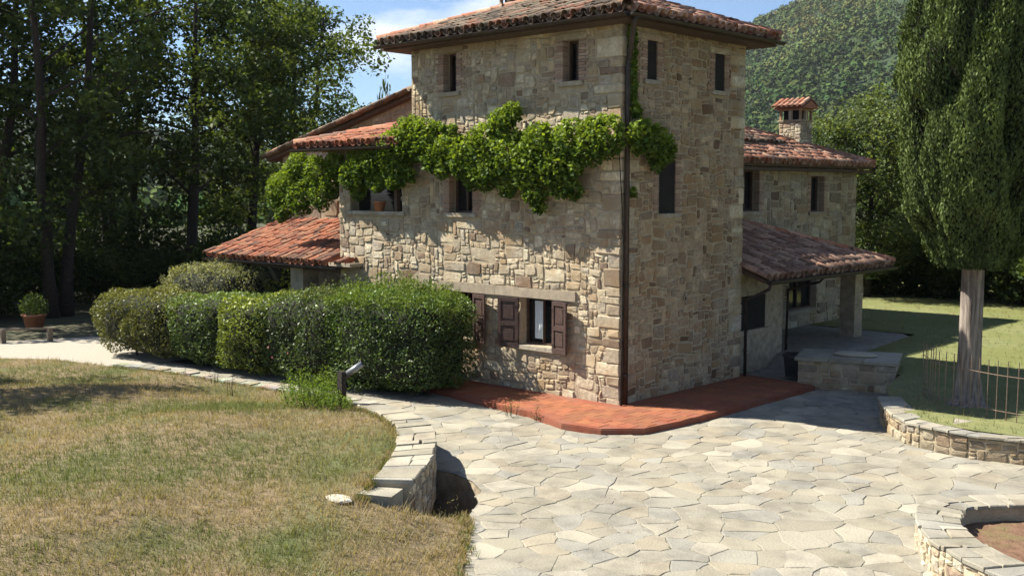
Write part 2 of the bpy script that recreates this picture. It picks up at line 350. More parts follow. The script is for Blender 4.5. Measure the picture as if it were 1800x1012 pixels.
# ------------------------------------------------------------------ stones
STONE_PAL = [(.52, .45, .335), (.57, .50, .37), (.46, .395, .295), (.42, .37, .29), (.44, .395, .32), (.49, .40, .275), (.64, .575, .44), (.36, .295, .22), (.27, .205, .15), (.44, .345, .245)]
PALW = [5, 5, 5, 4, 4, 4, 4, 3, 2, 3]
def stone_col(pal=None): 
    c = rnd.choices(STONE_PAL, PALW)[0]; k = rnd.uniform(.85, 1.15); return tuple(min(.75, v * k) for v in c)
def stone_geo(u0, u1, v0, v1, depth, proud, gap=.008, warp=None, back=.05):
    """local stone in (u,v,n): list of verts and faces"""
    u0 += gap; u1 -= gap; v0 += gap; v1 -= gap; w_, h_ = u1 - u0, v1 - v0; c = min(w_, h_)
    pts = []
    for (cu, cv, du, dv) in ((u0, v0, 1, 1), (u1, v0, -1, 1), (u1, v1, -1, -1), (u0, v1, 1, -1)):
        a = c * rnd.uniform(.06, .36); bb = c * rnd.uniform(.06, .36); j = c * .13
        p1 = (cu + du * rnd.uniform(0, j), cv + dv * bb); p2 = (cu + du * a, cv + dv * rnd.uniform(0, j))
        pts += [p1, p2] if du * dv > 0 else [p2, p1]
    if warp: pts = [warp(*p) for p in pts]
    cu = sum(p[0] for p in pts) / 8; cv = sum(p[1] for p in pts) / 8; ins = min(.016 / c, .2) * rnd.uniform(.5, 1.5)
    tu, tv = rnd.uniform(-.05, .05), rnd.uniform(-.05, .05)
    ring0 = [(x, y, -back) for x, y in pts]
    ring1 = [(x, y, proud * .35) for x, y in pts]
    ring2 = [(x + (cu - x) * ins, y + (cv - y) * ins, proud + (x - cu) * tu + (y - cv) * tv + rnd.uniform(-.006, .005)) for x, y in pts]
    V = ring0 + ring1 + ring2 + [(cu, cv, proud + depth)]
    F = []
    for a in range(8):
        b_ = (a + 1) % 8; F += [(a, b_, 8 + b_, 8 + a), (8 + a, 8 + b_, 16 + b_, 16 + a), (16 + a, 16 + b_, 24)]
    return V, F
def pack(W, H, cell, blocked, sizes):
    nu, nv = int(W / cell), int(H / cell); cu, cv = W / nu, H / nv
    occ = [[blocked((i + .5) * cu, (j + .5) * cv) for i in range(nu)] for j in range(nv)]; out_ = []
    for j in range(nv):
        i = 0
        while i < nu:
            if occ[j][i]: i += 1; continue
            h = rnd.choices([1, 2, 3, 4, 5], sizes)[0]; w_ = max(1, int(round(h * rnd.uniform(.9, 2.5)))); w_ = max(2, w_)
            h = min(h, nv - j); k = 0
            while k < w_ and i + k < nu and not occ[j][i + k]: k += 1
            if i + k < nu and not occ[j][i + k] and (i + k + 1 >= nu or occ[j][i + k + 1]): k += 1
            w_ = k
            hh = 1
            while hh < h and not any(occ[j + hh][i:i + w_]): hh += 1
            for a in range(hh):
                for c in range(w_): occ[j + a][i + c] = True
            out_.append((i * cu, (i + w_) * cu, j * cv, (j + hh) * cv)); i += w_
    return out_
CAMV = Vector(cam.location)
stone_pool = []      # (score, part, V, F, colour)
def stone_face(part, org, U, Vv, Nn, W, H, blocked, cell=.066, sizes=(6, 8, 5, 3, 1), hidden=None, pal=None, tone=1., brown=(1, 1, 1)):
    org, U, Vv, Nn = map(Vector, (org, U, Vv, Nn)); seed = rnd.uniform(0, 50)
    def warp(u, v): return u + .075 * nz(u * 1.7, v * 1.7, seed) + .035 * nz(u * 4.5, v * 4.5, seed + 3), v + .075 * nz(u * 1.5, v * 1.5, seed + 7) + .03 * nz(u * 4.5, v * 4.5, seed + 11)
    for (u0, u1, v0, v1) in pack(W, H, cell, blocked, sizes):
        V_, F_ = stone_geo(u0, u1, v0, v1, rnd.uniform(.0, .007), rnd.uniform(.006, .030), rnd.uniform(.004, .012), warp)
        P = [org + U * a + Vv * b_ + Nn * c for a, b_, c in V_]; ctr = P[-1]
        vd = CAMV - ctr; score = (u1 - u0) * (v1 - v0) * max(0, vd.normalized().dot(Nn)) / vd.length_squared
        if hidden and hidden(ctr): score *= .01
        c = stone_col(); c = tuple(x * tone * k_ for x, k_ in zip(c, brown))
        stone_pool.append((score, part, P, F_, c))

# ------------------------------------------------------------------ farmhouse
house = empty('farmhouse', (0, 0, 0), 'stone farmhouse with a square three storey tower and low tiled side wings', 'farmhouse')
EAVE = 8.2; OV = .57; TW, TD = 6.46, 4.85; LW = 9.38
OPL = [(-5.31, -4.86, 6.98, 7.90, .2), (-1.57, -1.12, 6.98, 7.86, .2), (-8.95, -6.85, 4.12, 5.20, .0), (-5.13, -4.33, 4.12, 5.12, .2), (-5.16, -4.28, 1.14, 2.24, .0), (-2.82, -1.80, 1.16, 2.24, .0)]
OPR = [(.87, 1.24, 7.0, 7.82, .2), (3.5, 3.93, 6.94, 7.78, .2), (1.34, 1.99, 4.15, 5.32, .24)]
def wall(name, org, U, Vv, Nn, W, H, ops, m=M['mortar'], depth=.32, shape=None):
    """wall skin with openings cut and their reveals"""
    org, U, Vv, Nn = map(Vector, (org, U, Vv, Nn)); b = MB()
    us = sorted({0, W, *[x for o in ops for x in o[:2]]}); vs_ = sorted({0, H, *[x for o in ops for x in o[2:4]]})
    T = lambda u, v, n=0: org + U * u + Vv * v + Nn * n
    for i in range(len(us) - 1):
        for j in range(len(vs_) - 1):
            a, c = (us[i] + us[i + 1]) / 2, (vs_[j] + vs_[j + 1]) / 2
            if any(o[0] < a < o[1] and o[2] < c < o[3] for o in ops): continue
            b.add([T(us[i], vs_[j]), T(us[i + 1], vs_[j]), T(us[i + 1], vs_[j + 1]), T(us[i], vs_[j + 1])], [(0, 1, 2, 3)])
    for o in ops:
        u0, u1, v0, v1 = o[:4]; q = [(u0, v0), (u1, v0), (u1, v1), (u0, v1)]
        for k in range(4):
            (a, c), (d, e) = q[k], q[(k + 1) % 4]
            b.add([T(a, c), T(d, e), T(d, e, -depth), T(a, c, -depth)], [(0, 1, 2, 3)])
    return b.build(name, m, house)
left_ops = [(x0 + LW, x1 + LW, z0, z1, j) for x0, x1, z0, z1, j in OPL]
front = wall('front_wall', (-LW, 0, 0), (1, 0, 0), (0, 0, 1), (0, -1, 0), LW, EAVE, left_ops)
# the front skin above the side wing belongs to the tower only: trim by covering shape below
me = front.data; bm = bmesh.new(); bm.from_mesh(me)
bmesh.ops.bisect_plane(bm, geom=bm.verts[:] + bm.edges[:] + bm.faces[:], plane_co=(-TW, 0, 0), plane_no=(1, 0, 0))
bmesh.ops.bisect_plane(bm, geom=bm.verts[:] + bm.edges[:] + bm.faces[:], plane_co=(0, 0, 5.72), plane_no=(0, 0, 1))
bmesh.ops.delete(bm, geom=[f for f in bm.faces if f.calc_center_median().x < -TW and f.calc_center_median().z > 5.72], context='FACES')
bm.to_mesh(me); bm.free()
side = wall('side_wall', (0, 0, 0), (0, 1, 0), (0, 0, 1), (1, 0, 0), TD, EAVE, OPR)
wing = wall('wing_wall', (-2.5, 4.9, 0), (0, 1, 0), (0, 0, 1), (1, 0, 0), 11.3, 5.45, [(4.1, 5.0, 4.05, 5.22, .2), (8.12, 9.0, 3.98, 5.10, .2), (6.9, 8.7, .95, 2.05, 0)])
# plain outer skins of the remaining sides
b = MB()
b.box(-TW + .005, -.005, .02 + .33, TD - .005, 0, EAVE + .2); b.build('tower_core', M['dark'], house)
b = MB(); b.add([(-TW, 0, 5), (-TW, TD, 5), (-TW, TD, EAVE), (-TW, 0, EAVE)], [(0, 1, 2, 3)]); b.add([(-TW, TD, 0), (0, TD, 0), (0, TD, EAVE), (-TW, TD, EAVE)], [(0, 1, 2, 3)])
b.build('rear_wall', M['rubble'], house)
b = MB(); b.box(-LW + .0, -TW, .34, 2.6, 0, 5.6); b.build('loggia_room', M['dark'], house)
b = MB(); b.add([(-LW, 0, 0), (-LW, 2.6, 0), (-LW, 2.6, 5.72), (-LW, 0, 5.72)], [(0, 3, 2, 1)]); b.build('loggia_end_wall', M['rubble'], house)
gv = [(-15.6, 2.6, 0), (-4.0, 2.6, 0), (-4.0, 2.6, 6.0), (-9.0, 2.6, 7.28), (-15.6, 2.6, 5.72)]
b = MB(); b.add(gv, [(0, 1, 2, 3, 4)]); b.add([(-15.6, 2.6, 0), (-15.6, 13, 0), (-15.6, 13, 5.7), (-15.6, 2.6, 5.7)], [(0, 1, 2, 3)])
gable = b.build('gable_wall', M['rubble'], house)
b = MB(); b.add([(-2.5, 16.2, 0), (-8.5, 16.2, 0), (-8.5, 16.2, 5.45), (-2.5, 16.2, 5.45)], [(0, 1, 2, 3)])
b.box(-8.4, -2.85, 4.95, 16.15, 0, 5.4); b.build('wing_core', M['dark'], house)

def qcourses():
    z = 0.; r = []; k = 0
    while z < EAVE - .05:
        h = min(rnd.choice([.17, .2, .24, .28, .33, .4]), EAVE - z); h = EAVE - z if EAVE - z - h < .12 else h
        a, c = rnd.uniform(.42, .72), rnd.uniform(.2, .36); a, c = (a, c) if k % 2 else (c, a); r.append((z, z + h, a, c)); z += h; k += 1
    return r
QC, QC2 = qcourses(), qcourses()
def qlen(w_, v):
    for q in (QC2 if w_ == 2 else QC):
        if q[0] <= v < q[1]: return q[2] if w_ != 1 else q[3]
    return .3
def near(ops, u, v, m=0.):
    return any(o[0] - o[4] - m < u < o[1] + o[4] + m and o[2] - .17 < v < o[3] + .14 for o in ops)
LINT = (-5.5, -1.17, 2.24, 2.47)
def blockL(u, v):
    x = u - LW
    if near(left_ops, u, v): return True
    if x < -TW and v > 5.7: return True
    if LINT[0] < x < LINT[1] and LINT[2] - .02 < v < LINT[3]: return True
    if x > -qlen(0, v): return True
    return False
def blockR(u, v):
    if near(OPR, u, v): return True
    if u < qlen(1, v): return True
    if u > TD - qlen(2, v): return True
    return False
hedge_hide = lambda p: p.x < -4.3 and p.z < 2.2
stone_face(front, (-LW, 0, 0), (1, 0, 0), (0, 0, 1), (0, -1, 0), LW, EAVE - .02, blockL, hidden=hedge_hide)
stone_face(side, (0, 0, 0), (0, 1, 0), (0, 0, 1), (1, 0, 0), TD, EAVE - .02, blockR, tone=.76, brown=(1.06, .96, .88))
wops = [(4.1, 5.0, 4.05, 5.22, .2), (8.12, 9.0, 3.98, 5.10, .2), (6.9, 8.7, .95, 2.05, 0)]
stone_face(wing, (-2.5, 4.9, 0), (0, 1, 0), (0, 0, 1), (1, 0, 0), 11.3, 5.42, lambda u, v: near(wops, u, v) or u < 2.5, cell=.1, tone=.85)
stone_face(gable, (-15.6, 2.6, 3.3), (1, 0, 0), (0, 0, 1), (0, -1, 0), 9.1, 3.9, lambda u, v: v + 3.3 > 5.62 + .24 * u, cell=.11, tone=.85)
# quoins at the tower corners: alternate long and short
def quoin(part, x0, x1, y0, y1, z0, z1):
    p = .026; V_ = []; bmx = bmesh.new()
    vv = [bmx.verts.new((x, y, z)) for z in (z0 + .008, z1 - .008) for y in (y0, y1) for x in (x0, x1)]
    for f in [(0, 2, 3, 1), (4, 5, 7, 6), (0, 1, 5, 4), (2, 6, 7, 3), (1, 3, 7, 5), (0, 4, 6, 2)]: bmx.faces.new([vv[i] for i in f])
    for v in bmx.verts: v.co += Vector((rnd.uniform(-.014, .014), rnd.uniform(-.014, .014), rnd.uniform(-.014, .014)))
    bmesh.ops.bevel(bmx, geom=bmx.edges[:], offset=rnd.uniform(.012, .03), segments=1, affect='EDGES'); bmx.verts.index_update()
    P = [v.co.copy() for v in bmx.verts]; F_ = [tuple(v.index for v in f.verts) for f in bmx.faces]; bmx.free()
    stone_pool.append((.0009, part, P, F_, stone_col()))
for z0, z1, a, c in QC: quoin(front, -a + .01, .02 + rnd.uniform(-.008, .012), -.02 - rnd.uniform(-.008, .012), c - .01, z0, z1)
for z0, z1, a, c in QC2: quoin(side, -.2, .02 + rnd.uniform(-.008, .01), TD - a + .01, TD + .015, z0, z1)
stone_pool.sort(key=lambda s: -s[0]); rest = {}
for i, (sc, part, P, F_, c) in enumerate(stone_pool):
    if i < 300:
        ctr = sum(P, Vector()) / len(P); bb = MB(); bb.add([p - ctr for p in P], F_, c)
        o = bb.build('stone', M['stone'], part); o.location = ctr
    else: rest.setdefault(part.name, (part, MB()))[1].add(P, F_, c)
for n_, (part, bb) in rest.items(): tag(bb.build('stonework', M['stone'], part), kind='stuff')

# brick jambs, sills, lintels, panes
def window(part_org, U, Nn, o, sill=True, jamb=.2, frame=True, depth=.27, name='window'):
    org, U, Nn = Vector(part_org), Vector(U), Vector(Nn); Z = Vector((0, 0, 1)); u0, u1, v0, v1 = o[:4]
    Mx = Matrix((( U.x, Nn.x, 0, org.x), (U.y, Nn.y, 0, org.y), (0, 0, 1, org.z), (0, 0, 0, 1)))
    b = MB(); b.add([Mx @ Vector((a, -depth, c)) for a, c in ((u0, v0), (u1, v0), (u1, v1), (u0, v1))], [(0, 1, 2, 3)])
    win = b.build(name, M['glass'], house)
    if frame:
        t = .05
        for (a, c, d, e) in ((u0, u0 + t, v0, v1), (u1 - t, u1, v0, v1), (u0 + t, u1 - t, v0, v0 + t), (u0 + t, u1 - t, v1 - t, v1), ((u0 + u1) / 2 - .025, (u0 + u1) / 2 + .025, v0 + t, v1 - t)):
            fb = MB(); fb.box(a, c, -depth + .004, -depth + .06, d, e, M=Mx); fb.build('frame', M['wood'], win)
    if jamb:
        b = MB(); v = v0; k = 0
        while v < v1 - .03:
            for s in (-1, 1):
                ln = jamb + (.06 if (k % 2 == 0) else -.03) + rnd.uniform(-.015, .015)
                a, c = (u0 - ln, u0 + .004) if s < 0 else (u1 - .004, u1 + ln)
                cc = rnd.choice([(.30, .20, .145), (.34, .235, .17), (.28, .20, .15), (.38, .29, .21)]); kk = rnd.uniform(.85, 1.15)
                b.box(a, c, -.15, .022 + rnd.uniform(0, .008), v + .005, min(v + .058, v1), tuple(x * kk for x in cc), Mx, .003)
            v += .064; k += 1
        tag(b.build('brick_jamb', M['brick'], win), kind='stuff')
        b = MB(); b.box(u0 - .22, u1 + .22, -.2, .03, v1 + .004, v1 + .13, stone_col(), Mx, .006); b.build('lintel', M['stone'], win)
    if sill:
        b = MB(); b.box(u0 - .13, u1 + .13, -depth, .075, v0 - .10, v0 - .006, (.42, .38, .31), Mx, .005); b.build('sill', M['stone'], win)
    return win
for i, o in enumerate(OPL):
    if i in (0, 1, 3): window((0, 0, 0), (1, 0, 0), (0, -1, 0), o)
for o in OPR: window((0, 0, 0), (0, 1, 0), (1, 0, 0), o)
for o in wops[:2]: window((-2.5, 4.9, 0), (0, 1, 0), (1, 0, 0), o)
window((-2.5, 4.9, 0), (0, 1, 0), (1, 0, 0), wops[2], jamb=0)
# loggia: open room behind, post, rail slab
lo = window((0, 0, 0), (1, 0, 0), (0, -1, 0), OPL[2], jamb=0, frame=False, depth=.33, name='loggia_opening')
b = MB(); b.box(-7.14, -7.03, -.02, .1, 4.12, 5.2); b.build('post', M['wood'], lo)
b = MB(); b.box(-9.05, -6.75, -.05, .2, 5.2, 5.36); b.build('lintel_beam', M['wood'], lo)
# ground floor windows with shutters
def shutter(win, x0, x1, hinge, ang):
    W = x1 - x0; z0, z1 = 1.08, 2.22; Mx = Matrix.Translation((hinge, -.045, 0)) @ Matrix.Rotation(ang, 4, 'Z')
    s = 1 if ang >= 0 else -1; a, c = (0, W) if hinge == x0 else (-W, 0)
    b = MB(); t = .075
    for q in ((a, a + t, z0, z1), (c - t, c, z0, z1), (a + t, c - t, z0, z0 + .10), (a + t, c - t, z1 - .09, z1), (a + t, c - t, 1.58, 1.68)): b.box(q[0], q[1], -.045, 0, q[2], q[3], M=Mx)
    sh = b.build('shutter', M['shutter'], win)
    for (d, e) in ((z0 + .1, 1.58), (1.68, z1 - .09)):
        b = MB(); b.box(a + t, c - t, -.022, -.006, d, e, M=Mx); b.box(a + t + .05, c - t - .05, -.034, -.022, d + .06, e - .06, M=Mx); b.build('panel', M['shutter'], sh)
    b = MB()
    for zz in (z0 + .16, z1 - .2): b.box(a + .0 if hinge == x0 else c - .1, a + .1 if hinge == x0 else c, -.052, -.045, zz, zz + .03, M=Mx)
    b.build('hinge', M['metal'], sh)
wA = window((0, 0, 0), (1, 0, 0), (0, -1, 0), OPL[5], jamb=0); wB = window((0, 0, 0), (1, 0, 0), (0, -1, 0), OPL[4], jamb=0)
shutter(wA, -3.35, -2.83, -2.83, R(16)); shutter(wA, -1.79, -1.27, -1.79, R(-14)); shutter(wB, -4.27, -3.76, -4.27, R(-13)); shutter(wB, -5.68, -5.17, -5.17, R(15))
b = MB(); pts = []
for i in range(9): x = -2.55 + i * .03; pts += [(x, .2 - .012 * (i % 2), 1.3), (x, .2 - .012 * (i % 2), 2.16)]
b.add(pts, [(2 * i, 2 * i + 2, 2 * i + 3, 2 * i + 1) for i in range(8)]); b.build('curtain', M['cloth'], wA)
for (a, c) in ((-5.5, -3.58), (-3.57, -1.17)):
    b = MB(); b.box(a, c, -.05, .2, 2.242, 2.46 if a > -4 else 2.47, j=.006); b.build('lintel_beam', M['beam'], house)
b = MB(); n = 10; b.add([(.04, 2.42 + r_ * .75 * cos(2 * pi * i / n), 2.24 + r_ * sin(2 * pi * i / n)) for r_ in (.10, .065) for i in range(n)] + [(.0, 2.42 + .05 * cos(2 * pi * i / n), 2.24 + .065 * sin(2 * pi * i / n)) for i in range(n)],
    [(j * n + i, j * n + (i + 1) % n, (j + 1) * n + (i + 1) % n, (j + 1) * n + i) for j in range(2) for i in range(n)]); vt = b.build('vent', M['beam'], house)
b = MB(); b.add([(.028, 2.42 + .052 * cos(2 * pi * i / n), 2.24 + .068 * sin(2 * pi * i / n)) for i in range(n)], [tuple(range(n))]); b.build('vent_hole', M['dark'], vt)
# enclosed corner under the right porch
b = MB(); b.box(-2.45, -.4, 4.9, 7.65, 0, 2.75); en = b.build('porch_room_wall', M['rubble'], house)
b = MB(); b.box(-.42, -.385, 5.5, 6.7, 1.15, 2.0); b.build('niche', M['dark'], en)
b = MB(); b.box(-.39, -.30, 5.35, 6.85, 1.03, 1.145); b.build('ledge', M['beam'], en)
b = MB(); b.box(-.55, -.1, 11.25, 11.75, 0, 2.5, j=.01); b.build('porch_pillar', M['rubble'], house)
b = MB(); b.box(-.5, -.36, 7.66, 11.24, 2.36, 2.52); b.build('porch_beam', M['wood'], house)
for px in (-14.4, -11.2): 
    b = MB(); b.box(px - .28, px + .28, -.1, .42, 0, 2.5, j=.015); b.build('porch_pillar', M['rubble'], house)
b = MB(); b.box(-15.4, -9.4, -.02, .16, 2.44, 2.60); b.build('porch_beam', M['wood'], house)
b = MB(); b.box(-9.35, -8.45, -.42, 0, 2.66, 2.75, j=.004); b.build('ledge_slab', M['beam'], house)

# ------------------------------------------------------------------ roofs
TP = dict(shaded=[(.26, .15, .11), (.32, .19, .14), (.22, .13, .09), (.36, .24, .18), (.18, .11, .08), (.40, .27, .2), (.24, .16, .12)],  # darker tiles: deep shade of the right porch roof put into the colour
          old=[(.14, .10, .072), (.17, .12, .085), (.21, .165, .12), (.10, .078, .06), (.24, .19, .14), (.16, .135, .095), (.25, .13, .085)],
          red=[(.33, .125, .07), (.39, .15, .08), (.27, .10, .06), (.22, .10, .065), (.34, .18, .11), (.17, .095, .065), (.43, .19, .105)],
          mix=[(.40, .19, .12), (.46, .25, .17), (.36, .15, .09), (.42, .28, .20), (.30, .16, .10), (.50, .31, .22), (.34, .2, .14)])
def tile_mesh(kind, c, j):
    n = 6; Ln = .44; b = MB(); g = random.Random(j)
    V_ = []; F_ = []
    for y, r in ((0, .106), (Ln, .088)):
        for t in (0, .014):
            for i in range(n + 1):
                a = pi * i / n; a = a if kind == 'cover' else a + pi
                V_.append(((r - t) * cos(a), y, (r - t) * sin(a) + (.006 if y == 0 and kind == 'cover' else 0) + g.uniform(-.002, .002)))
    m = n + 1
    for i in range(n):
        F_ += [(i, i + 1, 2 * m + i + 1, 2 * m + i), (m + i, 3 * m + i, 3 * m + i + 1, m + i + 1), (i, m + i, m + i + 1, i + 1)]
    b.add(V_, F_, c); return b
TILES = {}
for p_, cs in TP.items():
    for kind in ('cover', 'pan'):
        TILES[p_, kind] = []
        for q, c in enumerate(cs):
            b = tile_mesh(kind, tuple(x * (.8 if kind == 'pan' else 1) for x in c), q); me = b.mesh('tile', True); me.materials.append(M['tile']); TILES[p_, kind].append((b, me))
tile_pool = []
def roof(name, A, B, up, slope, run, cuts, pal='red', th=.09, par=house):
    """A->B is the eave line (B to the left when looking up-slope is not required); up: horizontal unit vector; cuts(s,t): inside test in metres along eave / up-slope"""
    A, B, up = Vector(A), Vector(B), Vector(up).normalized(); E = (B - A); Ln = E.length; E.normalize()
    U = (up + Vector((0, 0, slope))).normalized(); Nn = E.cross(U)
    if Nn.z < 0: Nn = -Nn
    X = U.cross(Nn); rl = run * math.sqrt(1 + slope * slope)
    # slab polygon from cut test given as list of (s,t)
    poly = cuts; top = [A + E * s + U * t for s, t in poly]; bot = [p - Nn * th for p in top]; n = len(poly)
    b = MB(); b.add(top + bot, [tuple(range(n)), tuple(range(2 * n - 1, n - 1, -1))] + [(i, n + i, n + (i + 1) % n, (i + 1) % n) for i in range(n)])
    rf = b.build(name, M['wood'], par)
    sp = .255; nc = int(Ln / sp); sp = Ln / nc; ex = .345; nr_ = int(rl / ex) + 1
    for i in range(nc + 1):
        for j in range(nr_):
            for kind, s in (('cover', i * sp), ('pan', (i + .5) * sp)):
                t = j * ex - .07
                if not inside((min(max(s, .02), Ln - .02), max(.05, t + .2)), poly): continue
                q = A + E * (s + rnd.uniform(-.016, .016)) + U * (t + rnd.uniform(-.035, .03)) + Nn * ((.078 if kind == 'cover' else .100) + rnd.uniform(-.012, .018))
                Mx = Matrix((X, U, Nn)).transposed().to_4x4(); Mx = Matrix.Translation(q) @ Mx @ Matrix.Rotation(rnd.gauss(0, .045), 4, 'Z') @ Matrix.Rotation(rnd.gauss(0, .02), 4, 'X')
                vd = CAMV - q; sc = max(0, vd.normalized().dot(Nn)) / vd.length_squared * (1 if kind == 'cover' else .1)
                tile_pool.append((sc, rf, pal, kind, rnd.randrange(7), Mx))
    return rf
def hip(rf, A, B, pal):
    A, B = Vector(A), Vector(B); d = (B - A); n = int(d.length / .36); d.normalize(); s = d.cross(Vector((0, 0, 1))).normalized(); up = s.cross(d)
    for i in range(n):
        Mx = Matrix.Translation(A + d * (i * .36) + up * .10) @ Matrix((s, d, up)).transposed().to_4x4() @ Matrix.Rotation(rnd.gauss(0, .03), 4, 'Z') @ Matrix.Scale(1.25, 4)
        vd = CAMV - (A + d * i * .36); tile_pool.append((.6 / vd.length_squared, rf, pal, 'cover', rnd.randrange(7), Mx))
s_ = .36; hy = TD / 2 + OV; k_ = math.sqrt(1 + s_ * s_); tl = hy * k_; X0, X1, Y0, Y1 = -TW - OV, OV, -OV, TD + OV
zr = EAVE + hy * s_
Lx = X1 - X0; Ly = Y1 - Y0
rfF = roof('tower_roof', (X0, Y0, EAVE), (X1, Y0, EAVE), (0, 1, 0), s_, hy, [(0, 0), (Lx, 0), (Lx - hy, tl), (hy, tl)], 'old')
rfR = roof('tower_roof_side', (X1, Y0, EAVE), (X1, Y1, EAVE), (-1, 0, 0), s_, hy, [(0, 0), (Ly, 0), (Ly / 2, tl)], 'mix')
rfL = roof('tower_roof_side', (X0, Y1, EAVE), (X0, Y0, EAVE), (1, 0, 0), s_, hy, [(0, 0), (Ly, 0), (Ly / 2, tl)], 'old')
rfB = roof('tower_roof', (X1, Y1, EAVE), (X0, Y1, EAVE), (0, -1, 0), s_, hy, [(0, 0), (Lx, 0), (Lx - hy, tl), (hy, tl)], 'old')
yc = TD / 2
hip(rfF, (X0, Y0, EAVE), (X0 + hy, yc, zr), 'mix'); hip(rfF, (X1, Y0, EAVE), (X1 - hy, yc, zr), 'red'); hip(rfR, (X1, Y1, EAVE), (X1 - hy, yc, zr), 'mix'); hip(rfF, (X0 + hy, yc, zr), (X1 - hy, yc, zr), 'red'); hip(rfL, (X0, Y1, EAVE), (X0 + hy, yc, zr), 'old')
# soffit of the tower eaves
b = MB(); z = EAVE - .1
for q in ((X0 + .04, X1 - .04, Y0 + .04, -.04), (X0 + .04, X1 - .04, TD + .04, Y1 - .04), (X0 + .04, -TW - .04, -.04, TD + .04), (.04, X1 - .04, -.04, TD + .04)): b.box(q[0], q[1], q[2], q[3], z - .05, z)
b.build('soffit', M['wood'], house)
# loggia roof: front slope with a hip to the left
s2 = .25; A_ = (-10.5, -.6, 5.78); run = 3.2; rl = run * math.sqrt(1 + s2 * s2)
rl1 = roof('loggia_roof', A_, (-TW, -.6, 5.78), (0, 1, 0), s2, run, [(0, 0), (4.04, 0), (4.04, rl), (run, rl)], 'red')
roof('loggia_roof_side', (-10.5, 2.6, 5.78), (-10.5, -.6, 5.78), (1, 0, 0), s2, run, [(0, 0), (3.2, 0), (0, rl)], 'red')
hip(rl1, (-10.5, -.6, 5.78), (-7.3, 2.6, 6.58), 'red')
# main gable roof behind
sg = .24
rg = roof('gable_roof', (-16.15, 13, 5.66), (-16.15, 2.35, 5.66), (1, 0, 0), sg, 7.15, [(0, 0), (10.65, 0), (10.65, 7.35), (0, 7.35)], 'old')
roof('gable_roof', (-3.5, 2.36, 6.05), (-3.5, 13, 6.05), (-1, 0, 0), sg, 5.45, [(0, 0), (10.64, 0), (10.64, 5.6), (0, 5.6)], 'old')
hip(rg, (-16.1, 2.42, 5.68), (-9.0, 2.42, 7.38), 'old')
# left porch roof
sp_ = .33; rl = 2.95 * math.sqrt(1 + sp_ ** 2)
rp = roof('porch_roof', (-15.4, -.35, 2.66), (-9.1, -.35, 2.66), (0, 1, 0), sp_, 2.95, [(0, 0), (6.0, 0), (6.0, rl), (0, rl)], 'red')
roof('porch_roof', (-9.4, -.36, 2.66), (-8.95, -.36, 2.66), (0, 1, 0), sp_, .36, [(0.03, 0), (.45, 0), (.45, .37), (0.03, .37)], 'red')
# right porch roof, hip at the far end
rl = 2.85 * math.sqrt(1 + .4 ** 2)
rl = 3.15 * math.sqrt(1 + .36 ** 2)
rq = roof('porch_roof', (.65, 4.87, 2.52), (.65, 12.0, 2.52), (-1, 0, 0), .36, 3.15, [(0, 0), (7.13, 0), (7.13 - 3.15, rl), (0, rl)], 'shaded')
roof('porch_roof_end', (.65, 12.0, 2.52), (-2.5, 12.0, 2.52), (0, -1, 0), .36, 3.15, [(0, 0), (3.15, 0), (3.15, rl)], 'mix')
hip(rq, (.65, 12.0, 2.52), (-2.5, 8.85, 3.65), 'mix')
# wing roof
wy0, wy1, wx = 4.3, 16.6, -2.1; rl = 3.6 * k_
rw = roof('wing_roof', (wx, wy0, 5.43), (wx, wy1, 5.43), (-1, 0, 0), s_, 3.6, [(0, 0), (12.3, 0), (12.3 - 3.6, rl), (0, rl)], 'mix')
roof('wing_roof', (wx - 7.2, wy1, 5.43), (wx - 7.2, wy0, 5.43), (1, 0, 0), s_, 3.6, [(0, 0), (12.3, 0), (12.3, rl), (3.6, rl)], 'mix')
roof('wing_roof_end', (wx, wy1, 5.43), (wx - 7.2, wy1, 5.43), (0, -1, 0), s_, 3.6, [(0, 0), (7.2, 0), (3.6, rl)], 'mix')
hip(rw, (wx, wy1, 5.43), (wx - 3.6, wy1 - 3.6, 5.43 + 3.6 * s_), 'mix'); hip(rw, (wx - 3.6, wy1 - 3.6, 5.43 + 3.6 * s_), (wx - 3.6, wy0, 5.43 + 3.6 * s_), 'mix')
b = MB(); b.box(-2.46, -2.13, 4.9, 16.55, 5.22, 5.31); b.build('soffit', M['wood'], house)

